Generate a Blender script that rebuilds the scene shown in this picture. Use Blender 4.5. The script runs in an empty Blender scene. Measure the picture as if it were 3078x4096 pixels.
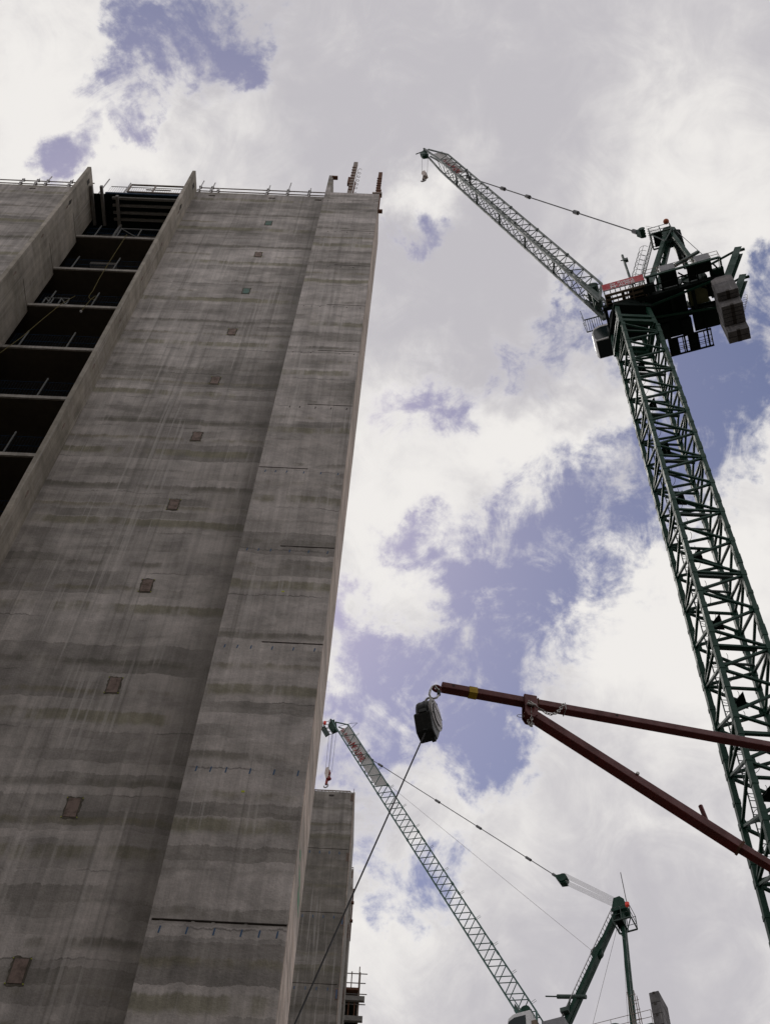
import bpy, bmesh, math, random
from mathutils import Vector, Matrix
random.seed(7)
R = math.radians
sc = bpy.context.scene
COL = sc.collection

# ------------------------------------------------------------------ mesh builder
class MB:
    """collects shapes, then links them as ONE mesh object"""
    def __init__(s):
        s.v = []; s.f = []
    def add(s, vs, fs):
        o = len(s.v); s.v += [tuple(p) for p in vs]
        s.f += [tuple(i + o for i in f) for f in fs]
        return s
    def box(s, x0, x1, y0, y1, z0, z1):
        vs = [(x, y, z) for z in (z0, z1) for y in (y0, y1) for x in (x0, x1)]
        return s.add(vs, [(0,2,3,1),(4,5,7,6),(0,1,5,4),(2,6,7,3),(0,4,6,2),(1,3,7,5)])
    def hexa(s, P):
        """8 corners: bottom loop of four then the top loop of four"""
        return s.add(P, [(3,2,1,0),(4,5,6,7),(0,1,5,4),(1,2,6,5),(2,3,7,6),(3,0,4,7)])
    def beam(s, p, q, w, h=None, up=(0,0,1)):
        p = Vector(p); q = Vector(q); h = h or w
        d = (q - p).normalized(); up = Vector(up)
        if abs(d.dot(up)) > .98: up = Vector((0,1,0)) if abs(d.y) < .9 else Vector((1,0,0))
        x = d.cross(up).normalized(); y = x.cross(d)
        c = [(-1,-1),(1,-1),(1,1),(-1,1)]
        return s.hexa([a + x*(i*w/2) + y*(j*h/2) for a in (p, q) for i, j in c])
    def angle(s, p, q, w, t, u, v):
        """L section: two flat legs along directions u and v"""
        p = Vector(p); q = Vector(q); u = Vector(u).normalized(); v = Vector(v).normalized()
        for a, b in ((u, v), (v, u)):
            o = b*0 if a is u else b*t
            s.hexa([e + o + a*i*w + b*j*t if a is u else e + b*j*t + a*(t + i*(w - t)) for e in (p, q) for i, j in ((0,0),(1,0),(1,1),(0,1))])
        return s
    def tube(s, pts, r, n=8, closed=False, r2=None):
        pts = [Vector(p) for p in pts]; m = len(pts); rings = []
        ref = None
        for i, p in enumerate(pts):
            a = pts[(i-1) % m] if (closed or i > 0) else p
            b = pts[(i+1) % m] if (closed or i < m-1) else p
            d = (b - a).normalized()
            if ref is None:
                ref = Vector((0,0,1)) if abs(d.z) < .9 else Vector((1,0,0))
            x = d.cross(ref).normalized(); y = x.cross(d).normalized()
            ref = y
            rr = r if r2 is None else r + (r2 - r)*i/(m-1)
            rings.append([p + (x*math.cos(2*math.pi*k/n) + y*math.sin(2*math.pi*k/n))*rr for k in range(n)])
        vs = [q for g in rings for q in g]; fs = []
        for i in range(m if closed else m-1):
            j = (i+1) % m
            for k in range(n):
                l = (k+1) % n
                fs.append((i*n+k, i*n+l, j*n+l, j*n+k))
        if not closed:
            fs.append(tuple(range(n))[::-1]); fs.append(tuple((m-1)*n + k for k in range(n)))
        return s.add(vs, fs)
    def prism(s, loop, off):
        """polygon (3-D points) pushed along the vector off"""
        off = Vector(off); n = len(loop); a = [Vector(p) for p in loop]
        fs = [tuple(range(n))[::-1], tuple(range(n, 2*n))]
        fs += [(i, (i+1) % n, n + (i+1) % n, n + i) for i in range(n)]
        return s.add(a + [p + off for p in a], fs)
    def ball(s, c, r, n=14):
        c = Vector(c); vs = []; fs = []
        for i in range(1, n//2):
            t = math.pi*i/(n//2)
            vs += [c + Vector((math.sin(t)*math.cos(2*math.pi*k/n), math.sin(t)*math.sin(2*math.pi*k/n), math.cos(t)))*r for k in range(n)]
        m = n//2 - 1
        for i in range(m-1):
            for k in range(n):
                fs.append((i*n+k, i*n+(k+1) % n, (i+1)*n+(k+1) % n, (i+1)*n+k))
        vs += [c + Vector((0,0,r)), c - Vector((0,0,r))]
        for k in range(n):
            fs.append((m*n, (k+1) % n, k)); fs.append((m*n+1, (m-1)*n+k, (m-1)*n+(k+1) % n))
        return s.add(vs, fs)
    def build(s, name, mat, parent=None, smooth=False, bevel=0):
        me = bpy.data.meshes.new(name)
        org = origin(parent)
        me.from_pydata([tuple(Vector(p) - org) for p in s.v], [], s.f)
        me.materials.append(mat); me.update()
        bm = bmesh.new(); bm.from_mesh(me); bmesh.ops.recalc_face_normals(bm, faces=bm.faces)
        bm.to_mesh(me); bm.free()
        if smooth:
            for p in me.polygons: p.use_smooth = True
            try: me.set_sharp_from_angle(angle=R(40))
            except Exception: pass
        o = bpy.data.objects.new(name, me); COL.objects.link(o)
        if parent: o.parent = parent
        if bevel:
            b = o.modifiers.new('bevel', 'BEVEL'); b.width = bevel; b.segments = 2; b.limit_method = 'ANGLE'
        return o

def origin(o):
    p = Vector((0,0,0))
    while o is not None:
        p = p + Vector(o.location); o = o.parent
    return p

def tag(o, label=None, cat=None, group=None, kind=None):
    if label: o['label'] = label
    if cat: o['category'] = cat
    if group: o['group'] = group
    if kind: o['kind'] = kind
    return o

def thing(name, loc, label, cat, group=None):
    o = bpy.data.objects.new(name, None); COL.objects.link(o)
    o.location = loc; o.empty_display_size = .2
    return tag(o, label, cat, group)

def inst(src, off, parent=None, group=None, label=None):
    """copy of a single mesh object, moved by off"""
    c = src.copy(); COL.objects.link(c)
    c.parent = parent if parent else src.parent
    c.location = Vector(src.location) + Vector(off)
    return c

# ------------------------------------------------------------------ materials
class NT:
    def __init__(s, tree): s.t = tree; s.n = tree.nodes; s.l = tree.links
    def __call__(s, typ, props=None, **ins):
        n = s.n.new(typ)
        for k, v in (props or {}).items(): setattr(n, k, v)
        for k, v in ins.items():
            key = int(k[1:]) if k[0] == 'i' and k[1:].isdigit() else k.replace('_', ' ')
            sock = n.inputs[key]
            if isinstance(v, bpy.types.NodeSocket): s.l.new(v, sock)
            else: sock.default_value = v
        return n
    def math(s, op, a, b=None, c=None, clamp=False):
        n = s.n.new('ShaderNodeMath'); n.operation = op; n.use_clamp = clamp
        for i, v in enumerate((a, b, c)):
            if v is None: continue
            if isinstance(v, bpy.types.NodeSocket): s.l.new(v, n.inputs[i])
            else: n.inputs[i].default_value = v
        return n.outputs[0]
    def noise(s, vec, scale=1, detail=4, rough=.55, dist=0):
        n = s.n.new('ShaderNodeTexNoise')
        n.inputs['Scale'].default_value = scale; n.inputs['Detail'].default_value = detail
        n.inputs['Roughness'].default_value = rough; n.inputs['Distortion'].default_value = dist
        s.l.new(vec, n.inputs['Vector']); return n
    def scaled(s, vec, sc_, off=(0,0,0)):
        n = s.n.new('ShaderNodeMapping'); n.inputs['Scale'].default_value = sc_; n.inputs['Location'].default_value = off
        s.l.new(vec, n.inputs['Vector']); return n.outputs[0]
    def ramp(s, val, lo, hi, a=0., b=1., smooth=True):
        n = s.n.new('ShaderNodeMapRange'); n.interpolation_type = 'SMOOTHSTEP' if smooth else 'LINEAR'
        for k, v in (('From Min', lo), ('From Max', hi), ('To Min', a), ('To Max', b)): n.inputs[k].default_value = v
        s.l.new(val, n.inputs['Value']); return n.outputs['Result']
    def mix(s, fac, a, b, blend='MIX'):
        n = s.n.new('ShaderNodeMix'); n.data_type = 'RGBA'; n.blend_type = blend
        for sock, v in ((n.inputs['Factor'], fac), (n.inputs['A'] if False else n.inputs[6], a), (n.inputs[7], b)):
            if isinstance(v, bpy.types.NodeSocket): s.l.new(v, sock)
            elif isinstance(v, (int, float)): sock.default_value = v
            else: sock.default_value = (*v, 1) if len(v) == 3 else v
        return n.outputs[2]

def new_mat(name):
    m = bpy.data.materials.new(name); m.use_nodes = True
    nt = NT(m.node_tree); b = m.node_tree.nodes['Principled BSDF']
    return m, nt, b

def concrete(name, light=(.545,.508,.478), dark=(.42,.39,.365), olive=(.255,.242,.165), seed=0, bands=1., side=False, dark_edge=None):
    m, N, b = new_mat(name)
    raw = N('ShaderNodeNewGeometry').outputs['Position']
    sp_ = N('ShaderNodeSeparateXYZ', Vector=raw); X, Y, Zr = sp_.outputs
    S = lambda s_, o=0.: N.scaled(raw, s_, (o + seed*3.7, seed*1.3 + o, o*1.7 + seed*.37))
    # fine vertical run marks: they fray the lower edge of every course
    st = N.noise(S((8,8,.16), 5), 1, 4, .7).outputs['Fac']
    st2 = N.noise(S((3.2,3.2,.10), 11), 1, 3, .6).outputs['Fac']
    bil = N.noise(S((1.3,1.3,.5), 4), 1, 4, .6).outputs['Fac']
    slow = N.noise(S((.12,.12,.3), 8), 1, 2, .5).outputs['Fac']
    zr = N.math('MULTIPLY_ADD', st, .16, Zr); zr = N.math('MULTIPLY_ADD', bil, .30, zr); zr = N.math('MULTIPLY_ADD', slow, .25, zr)
    def course(h, off, gx):
        """level pours h high; every pour has its own tone that also drifts along the wall"""
        q = N.math('DIVIDE', N.math('ADD', zr, off + seed*.7), h)
        cell = N.math('FLOOR', q); fr = N.math('FRACT', q)
        v = N('ShaderNodeCombineXYZ', X=N.math('MULTIPLY', X, gx), Y=N.math('MULTIPLY', Y, gx), Z=N.math('MULTIPLY_ADD', cell, 3.71, seed*1.9)).outputs[0]
        nz = N.noise(v, 1, 4, .62)
        rnd = N.n.new('ShaderNodeTexWhiteNoise'); rnd.noise_dimensions = '1D'; N.l.new(N.math('ADD', cell, seed*13.3), rnd.inputs['W'])
        return nz.outputs['Fac'], rnd.outputs['Value'], rnd.outputs['Color'], fr
    big = N.noise(S((.20,.20,.25)), 1, 4, .6).outputs['Fac']
    col = N.mix(N.ramp(big, .36, .66), dark, light)
    n1, r1, c1, f1 = course(.835, 0., .22)
    tone = N.math('ADD', N.math('MULTIPLY', r1, .45), N.math('MULTIPLY_ADD', n1, 1.6, -.53))      # about 0..1
    col = N.mix(N.math('MULTIPLY', N.ramp(tone, .56, .92), .62*bands), col, (.63,.585,.56))
    col = N.mix(N.math('MULTIPLY', N.ramp(tone, .46, .14), .72*bands), col, (.235,.22,.20))
    n2, r2, c2, f2 = course(.31, 5.3, .33)
    t2 = N.math('ADD', N.math('MULTIPLY', r2, .5), N.math('MULTIPLY_ADD', n2, 1.6, -.55))
    col = N.mix(N.math('MULTIPLY', N.ramp(t2, .42, .14), .52*bands), col, (.19,.18,.155))
    col = N.mix(N.math('MULTIPLY', N.ramp(t2, .62, .92), .36*bands), col, (.61,.57,.545))
    # oily olive courses, two to a storey, broken along the wall
    ph = N.math('FRACT', N.math('DIVIDE', N.math('SUBTRACT', zr, 12.33), 3.34))
    comb = N.noise(S((3.8,3.8,.25), 29), 1, 3, .6).outputs['Fac']
    for lo, hi, th0, colr, am, o_ in ((.60,.725,.44,olive,.76,19),(.10,.19,.47,(.17,.160,.125),.66,47),(.83,.91,.49,(.245,.225,.15),.62,63),(.36,.41,.50,(.20,.19,.16),.5,83)):
        gate = N.noise(S((.30,.30,.28), o_), 1, 4, .65).outputs['Fac']
        band = N.math('MULTIPLY', N.ramp(ph, lo, lo+.05), N.ramp(ph, hi-.022, hi, 1, 0))
        g_ = N.ramp(N.math('MULTIPLY_ADD', comb, .46, N.math('SUBTRACT', gate, .23)), th0-.10, th0+.10)
        col = N.mix(N.math('MULTIPLY', N.math('MULTIPLY', band, g_), am*min(1., bands)), col, colr)
    # cloudy mottling of the cast face
    mo = N.noise(S((1.1,1.1,1.5), 53), 1, 6, .68, .3).outputs['Fac']
    col = N.mix(.75, col, N.mix(N.ramp(mo, .32, .68), (.70,.70,.69), (1.26,1.25,1.245)), 'MULTIPLY')
    # soot blotches
    bl = N.noise(S((.55,.55,.9), 87), 1, 5, .65).outputs['Fac']
    col = N.mix(N.math('MULTIPLY', N.ramp(bl, .60, .72), .40*bands), col, (.15,.145,.125))
    # thin level seams
    q = N.math('FRACT', N.math('DIVIDE', N.math('ADD', zr, seed), 1.67))
    brk = N.noise(S((.6,.6,.7), 71), 1, 3, .6).outputs['Fac']
    fac = N.math('MULTIPLY', N.ramp(N.math('ABSOLUTE', N.math('SUBTRACT', q, .5)), .004, .016, 1, 0), N.ramp(brk, .47, .60))
    col = N.mix(N.math('MULTIPLY', fac, .6*bands), col, (.11,.105,.095))
    # water runs
    col = N.mix(.42, col, N.mix(N.ramp(st, .3, .7), (.68,.68,.68), (1.28,1.275,1.27)), 'MULTIPLY')
    col = N.mix(.35, col, N.mix(N.ramp(st2, .33, .67), (.78,.78,.77), (1.17,1.165,1.16)), 'MULTIPLY')
    dr = N.noise(S((13,13,.22), 17), 1, 2, .5).outputs['Fac']
    dm = N.noise(S((.7,.7,.3), 33), 1, 3, .6).outputs['Fac']
    fac = N.math('MULTIPLY', N.ramp(dr, .57, .66), N.ramp(dm, .46, .60))
    col = N.mix(N.math('MULTIPLY', fac, .40), col, (.62,.585,.55))
    dd = N.noise(S((7,7,.10), 97), 1, 2, .5).outputs['Fac']
    col = N.mix(N.math('MULTIPLY', N.ramp(dd, .62, .72), .32), col, (.17,.16,.14))
    if dark_edge:      # darker strip beside the projecting corner, ragged with run marks
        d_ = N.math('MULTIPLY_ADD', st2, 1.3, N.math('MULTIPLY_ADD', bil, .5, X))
        col = N.mix(N.math('MULTIPLY', N.ramp(d_, dark_edge[0], dark_edge[1]), .62), col, (.175,.172,.158))
    if side:
        rs = N.noise(S((.35,.35,7.), 55), 1, 4, .65).outputs['Fac']
        col = N.mix(N.math('MULTIPLY', N.ramp(rs, .56, .70), .5), col, (.42,.26,.17))
        col = N.mix(N.math('MULTIPLY', N.ramp(rs, .44, .30), .5), col, (.28,.25,.21))
    gr = N.noise(S((26,26,26)), 1, 3, .7).outputs['Fac']
    col = N.mix(.35, col, N.mix(N.ramp(gr, .3, .7), (.75,.75,.75), (1.18,1.18,1.18)), 'MULTIPLY')
    N.l.new(col, b.inputs['Base Color'])
    b.inputs['Roughness'].default_value = .88
    b.inputs['Specular IOR Level'].default_value = .25
    bp = N('ShaderNodeBump', Strength=.4, Distance=.03)
    N.l.new(N.math('ADD', N.math('MULTIPLY', st, .5), N.math('ADD', gr, N.math('MULTIPLY', tone, .5))), bp.inputs['Height']); N.l.new(bp.outputs[0], b.inputs['Normal'])
    return m

def paint(name, col, worn=None, rough=.5, amount=.35, scale=3., metal=0., spec=.4):
    m, N, b = new_mat(name)
    tc = N('ShaderNodeTexCoord').outputs['Object']
    n1 = N.noise(tc, scale, 5, .65).outputs['Fac']
    n2 = N.noise(N.scaled(tc, (6,6,1.2)), scale, 4, .7).outputs['Fac']
    worn = worn or tuple(c*.55 for c in col)
    c = N.mix(N.math('MULTIPLY', N.ramp(n1, .42, .68), amount), col, worn)
    c = N.mix(.4, c, N.mix(N.ramp(n2, .3, .7), (.78,.78,.78), (1.16,1.16,1.16)), 'MULTIPLY')
    N.l.new(c, b.inputs['Base Color'])
    b.inputs['Metallic'].default_value = metal
    N.l.new(N.ramp(n1, .3, .7, rough - .1, rough + .15), b.inputs['Roughness'])
    if 'Specular IOR Level' in b.inputs: b.inputs['Specular IOR Level'].default_value = spec
    return m

M = {}
M['wall'] = concrete('concrete_wall', dark_edge=(-3.55,-2.35))
M['pilaster'] = concrete('concrete_corner', (.58,.538,.507), (.46,.425,.397), seed=5)
M['side'] = concrete('concrete_return', (.70,.595,.515), (.57,.48,.41), olive=(.30,.28,.20), seed=9, bands=.6, side=True)  # base tone raised to carry the brighter sky light on this side
M['fin'] = concrete('concrete_fin', (.45,.41,.35), (.34,.31,.26), olive=(.24,.23,.17), seed=14, bands=.30)
M['far'] = concrete('concrete_far_tower', (.36,.335,.30), (.27,.25,.22), olive=(.20,.19,.13), seed=21, bands=.75)
M['slab'] = concrete('concrete_slab', (.40,.38,.34), (.32,.30,.27), seed=30, bands=.2)
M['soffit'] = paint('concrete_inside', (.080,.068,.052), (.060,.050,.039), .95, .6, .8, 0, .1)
M['block'] = concrete('concrete_ballast', (.165,.16,.162), (.125,.12,.122), olive=(.11,.11,.105), seed=37, bands=.25)
M['pocket'] = paint('pocket_shadow_form', (.06,.052,.045), rough=.9)
M['rustplate'] = paint('rusty_ply_cover', (.27,.20,.17), (.13,.10,.08), .85, .9, 7)
M['recess'] = paint('recess_edge', (.10,.09,.07), (.20,.18,.14), .9, .8, 12)
M['tubemid'] = paint('dull_tube', (.14,.145,.14), (.09,.09,.085), .6, .5, 14, .2)
M['cable'] = paint('dark_cable', (.035,.035,.036), (.02,.02,.02), .5, .4, 3, .2)
M['tealplate'] = paint('teal_cover', (.12,.22,.185), (.17,.17,.14), .8, .9, 8)
M['blue'] = paint('blue_socket_plastic', (.055,.13,.25), (.07,.08,.10), .5, .5, 20)
M['yellow'] = paint('yellow_tape', (.62,.42,.03), (.40,.26,.02), .6, .4, 12)
M['greenspray'] = paint('green_spray', (.10,.42,.22), (.20,.35,.22), .8, .5, 8)
M['lime'] = paint('lime_marker', (.55,.62,.05), rough=.6)
M['tube'] = paint('galvanised_tube', (.42,.41,.40), (.25,.22,.20), .45, .5, 14, .5)
M['tubedark'] = paint('dirty_scaffold_tube', (.30,.25,.21), (.16,.11,.08), .6, .6, 14, .2)
M['rust'] = paint('rusty_steel', (.17,.075,.04), (.08,.04,.03), .8, .6, 10)
M['mesh'] = paint('blue_guard_mesh', (.016,.040,.075), (.012,.022,.04), .6, .4, 8, 0, .1)
M['alu'] = paint('formwork_beam', (.26,.25,.23), (.15,.14,.13), .6, .5, 6)
M['green'] = paint('crane_green', (.012,.055,.034), (.009,.034,.023), .5, .5, 1.6, 0, .22)
M['jib1'] = paint('crane_jib_grey_green', (.18,.205,.19), (.12,.145,.135), .6, .5, 1.2)
M['lace1'] = paint('jib_lacing_dark_green', (.045,.075,.06), (.03,.045,.04), .5, .4, 2)
M['lace2'] = paint('far_jib_green', (.045,.125,.10), (.03,.07,.06), .5, .4, 2)
M['deck'] = paint('dark_deck_plate', (.012,.019,.016), (.008,.011,.010), .8, .5, 1.5, 0, .08)
M['hatch'] = paint('ochre_deck_plate', (.15,.155,.07), (.08,.08,.05), .7, .5, 2)
M['wood'] = paint('weathered_timber', (.20,.155,.11), (.12,.09,.07), .85, .5, 5)
M['box'] = paint('grey_cabinet', (.24,.24,.25), (.17,.17,.18), .5, .3, 3)
M['white'] = paint('white_cab_shell', (.74,.74,.73), (.55,.55,.54), .4, .25, 2)
M['canvas'] = paint('pale_banner', (.74,.73,.71), (.62,.61,.59), .7, .3, 1.5)
_t = NT(M['canvas'].node_tree); _b = M['canvas'].node_tree.nodes['Principled BSDF']
_tr = _t('ShaderNodeBsdfTranslucent', Color=(.78,.77,.76,1)); _mx = _t('ShaderNodeMixShader', Fac=.62)
_t.l.new(_b.outputs[0], _mx.inputs[1]); _t.l.new(_tr.outputs[0], _mx.inputs[2])
_t.l.new(_mx.outputs[0], M['canvas'].node_tree.nodes['Material Output'].inputs['Surface'])
M['red'] = paint('red_sign', (.50,.035,.045), (.38,.03,.04), .5, .3, 2)
M['signwhite'] = paint('sign_lettering', (.80,.74,.74), rough=.5, amount=.1)
M['redtext'] = paint('red_lettering', (.36,.03,.03), rough=.6, amount=.2)
M['maroon'] = paint('maroon_davit_paint', (.165,.022,.017), (.09,.018,.014), .42, .55, 10, 0, .5)
M['steel'] = paint('zinc_chain', (.50,.49,.46), (.30,.30,.28), .35, .4, 40, .8)
M['rope'] = paint('wire_rope', (.17,.17,.17), (.11,.11,.11), .5, .4, 3, .3)
M['yrope'] = paint('yellow_rope', (.20,.165,.055), (.13,.10,.04), .8, .3, 3)
M['black'] = paint('black_plastic', (.022,.026,.025), (.035,.038,.036), .48, .5, 20, 0, .5)
M['greyplastic'] = paint('grey_plastic', (.50,.49,.48), (.36,.35,.35), .55, .5, 14)
M['paper'] = paint('worn_label', (.62,.60,.61), (.42,.39,.40), .55, .6, 22)
M['hookred'] = paint('hook_red', (.32,.045,.04), (.28,.04,.03), .5, .4, 3)
M['hookwhite'] = paint('hook_cream', (.70,.62,.56), (.50,.36,.30), .55, .5, 3)
M['orange'] = paint('orange_ball', (.50,.13,.05), (.32,.09,.03), .5, .4, 3)
M['earth'] = paint('site_ground', (.09,.08,.07), (.06,.053,.046), .95, .7, .4)

def glass(name, col, rough=.15):
    m, N, b = new_mat(name)
    b.inputs['Base Color'].default_value = (*col, 1); b.inputs['Roughness'].default_value = rough
    b.inputs['Specular IOR Level'].default_value = .3
    return m
M['glass'] = glass('tinted_cab_glass', (.012,.022,.024))
m, N, b = new_mat('red_lamp')
b.inputs['Base Color'].default_value = (.55,.04,.03,1); b.inputs['Emission Color'].default_value = (1,.08,.05,1); b.inputs['Emission Strength'].default_value = .15
M['lamp'] = m

# ------------------------------------------------------------------ text
def text_mesh(body, size, name, mat, parent, origin_pt, xdir, ydir, width=None, depth=.012, bold=0., shear=0.):
    cu = bpy.data.curves.new(name, 'FONT'); cu.body = body; cu.size = size
    cu.extrude = depth/2; cu.align_x = 'LEFT'; cu.align_y = 'BOTTOM_BASELINE'; cu.offset = bold; cu.shear = shear
    o = bpy.data.objects.new(name, cu); COL.objects.link(o)
    bpy.context.view_layer.update()
    dg = bpy.context.evaluated_depsgraph_get()
    me = bpy.data.meshes.new_from_object(o.evaluated_get(dg))
    bpy.data.objects.remove(o)
    xs = [v.co.x for v in me.vertices]; w0 = max(xs) - min(xs); x0 = min(xs)
    k = (width / w0) if width else 1.
    X = Vector(xdir).normalized(); Y = Vector(ydir).normalized(); Z = X.cross(Y)
    O = Vector(origin_pt) - origin(parent)
    for v in me.vertices:
        v.co = O + X*((v.co.x - x0)*k) + Y*v.co.y + Z*v.co.z
    me.materials.clear(); me.materials.append(mat); me.update()
    ob = bpy.data.objects.new(name, me); COL.objects.link(ob); ob.parent = parent
    return ob, w0*k

HOLES= [(-0.1347,0.1802,0.9744,4527.3,1),(-0.1525,0.1841,0.971,3668.9,1),(-0.1623,0.192,0.9679,3648.6,1),(-0.1775,0.1842,0.9667,3704.4,0.9),(-0.1957,0.1858,0.9629,3728.3,0.6),(-0.2089,0.1892,0.9595,7649.4,0.8),(-0.2248,0.1795,0.9577,15325.4,0.6),(-0.2236,0.2072,0.9524,7555.7,1),(-0.2223,0.22,0.9498,7446.1,0.9),(-0.2204,0.2318,0.9475,5620.9,1),(-0.2037,0.2419,0.9487,5514.8,1),(-0.2105,0.2456,0.9463,7207.8,0.8),(-0.2056,0.2559,0.9446,11135.7,0.9),(-0.2326,0.2579,0.9377,11284.7,0.7),(-0.2621,0.2704,0.9264,7269.9,1),(-0.2588,0.2821,0.9238,6088.8,1),(-0.2705,0.2829,0.9202,22216.7,0.6),(-0.249,0.2709,0.9298,27313.3,0.6),(-0.2431,0.2355,0.941,5676.2,0.35),(-0.2567,0.2541,0.9325,7352.2,0.4),(-0.0173,0.3484,0.9372,12370.2,0.3),(0.0017,0.335,0.9422,9954.6,0.6),(0.004,0.3456,0.9384,12401.6,0.3),(0.1343,0.3946,0.909,3842.1,0.75),(0.1268,0.3745,0.9185,8707.3,0.4),(0.1076,0.4312,0.8958,5248.1,0.5),(0.0411,0.4511,0.8916,6036.8,0.5),(0.0273,0.4347,0.9002,9464.4,0.4),(0.0796,0.4245,0.9019,8364.9,0.35),(0.0005,0.4586,0.8887,2937.2,0.3),(0.1683,0.4774,0.8624,2546.8,1),(0.1495,0.5052,0.8499,1353.2,1),(0.18,0.5015,0.8463,1580.4,1),(0.1302,0.5346,0.835,1178.4,1),(0.1578,0.5261,0.8357,2120.9,0.9),(0.0996,0.5552,0.8257,1325.8,1),(0.014,0.5488,0.8358,4555.9,0.85),(-0.0025,0.5451,0.8383,8085.6,0.4),(0.1313,0.5574,0.8198,1788.6,1),(0.1063,0.5805,0.8073,1174.9,1),(0.0842,0.5766,0.8127,2066.5,0.6),(0.098,0.6072,0.7885,1541.7,1),(0.0817,0.6267,0.7749,1545.9,1),(0.0604,0.6168,0.7848,3692.5,0.6),(0.0576,0.6352,0.7702,2096.2,0.9),(0.0281,0.6331,0.7736,2994.8,0.6),(0.0077,0.6298,0.7767,3681.1,0.8),(-0.0131,0.6387,0.7694,4674.0,0.7),(-0.0362,0.605,0.7954,3640.7,0.75),(-0.0449,0.601,0.798,8182.3,0.4),(0.009,0.6521,0.7581,3727.0,0.8),(-0.0409,0.6631,0.7474,6200.4,0.6),(0.0809,0.6488,0.7566,3776.6,0.6),(0.055,0.6564,0.7524,2523.3,0.7),(0.2428,0.4007,0.8835,2304.2,1),(0.2193,0.3939,0.8926,3268.4,0.8),(0.2423,0.4286,0.8704,1942.5,1),(0.2355,0.4569,0.8578,2675.6,1),(0.2604,0.3795,0.8878,2360.6,0.9),(0.2701,0.4004,0.8756,3392.6,0.8),(0.2606,0.4485,0.855,5167.8,0.9),(0.2587,0.4713,0.8431,9121.2,0.8),(0.245,0.4827,0.8408,4005.9,0.9),(0.2222,0.4322,0.874,3981.4,0.9),(0.2631,0.3588,0.8956,5377.8,0.8),(0.2635,0.3299,0.9065,18101.1,0.6),(0.2183,0.4772,0.8512,3927.1,0.8),(0.1977,0.4802,0.8546,2592.2,0.9),(0.206,0.4472,0.8704,4958.2,0.7),(0.2554,0.424,0.8689,5183.5,0.9),(0.2688,0.425,0.8643,9311.1,0.7),(0.2027,0.5076,0.8374,4899.2,0.8),(0.0702,0.6875,0.7228,3871.4,0.8),(0.0558,0.6724,0.7381,4818.8,0.6),(0.0375,0.671,0.7405,4794.3,0.5),(0.0169,0.6813,0.7318,9821.5,0.5),(0.0061,0.6472,0.7623,4700.6,0.6),(-0.0094,0.6856,0.7279,8572.0,0.5),(-0.0139,0.7209,0.6929,4990.6,0.45),(-0.0069,0.7534,0.6575,5194.8,0.6),(0.0055,0.7688,0.6395,6940.0,0.6),(0.0506,0.7381,0.6727,5134.1,0.4),(0.0434,0.7659,0.6415,5324.8,0.35),(-0.0524,0.6893,0.7226,4851.0,0.8),(-0.0266,0.6953,0.7182,6353.5,0.6),(-0.0163,0.7381,0.6745,5091.1,0.4),(-0.0177,0.6652,0.7465,4750.5,0.4),(0.0775,0.6707,0.7377,4843.0,0.6),(0.0343,0.7476,0.6632,5178.4,0.3),(-0.0542,0.6656,0.7444,8463.9,0.6)]
WHITE= [(-0.2745,0.219,0.9363,411.1,1),(-0.2926,0.2749,0.9159,621.1,1),(-0.2344,0.2771,0.9318,1764.6,0.8),(-0.2009,0.2779,0.9394,697.1,0.7),(0.0308,0.2748,0.961,1670.6,0.6),(-0.0069,0.3061,0.952,3183.2,1),(-0.0169,0.323,0.9462,4912.5,0.7),(-0.0021,0.4815,0.8765,432.2,0.9),(0.0755,0.4804,0.8738,2056.6,0.9),(0.105,0.486,0.8676,1168.1,1),(0.1268,0.4855,0.865,3013.4,1),(-0.0173,0.5456,0.8379,899.0,0.8),(0.0316,0.559,0.8285,2033.3,0.8),(0.153,0.5752,0.8036,949.2,1),(0.1784,0.5893,0.788,351.1,1),(0.2016,0.5564,0.8061,790.8,1),(0.231,0.6226,0.7477,290.5,0.7),(0.2718,0.4684,0.8406,1304.4,1),(0.275,0.5286,0.8031,583.6,0.8),(-0.0334,0.6491,0.76,3011.8,0.8),(-0.0052,0.6594,0.7517,4733.2,0.7),(0.0012,0.7816,0.6238,519.4,1),(0.057,0.6982,0.7136,793.3,0.4),(0.0939,0.7268,0.6804,577.2,0.35),(0.1707,0.4421,0.8806,1588.7,0.6),(0.2208,0.4131,0.8835,5067.6,0.7),(0.2592,0.3208,0.911,2443.7,0.7),(0.1823,0.2873,0.9403,380.3,0.6),(-0.0024,0.6144,0.789,915.5,0.5),(0.0376,0.3307,0.943,195.2,-0.3),(0.0414,0.3972,0.9168,294.5,-0.3),(-0.0039,0.2175,0.976,135.9,-0.35),(0.1803,0.751,0.6353,104.4,-0.25),(0.2146,0.6778,0.7033,1327.9,0.3)]
CLOUD_GREY=(.535,.517,.548)
CLOUD_WHITE=(.87,.845,.82)

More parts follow.
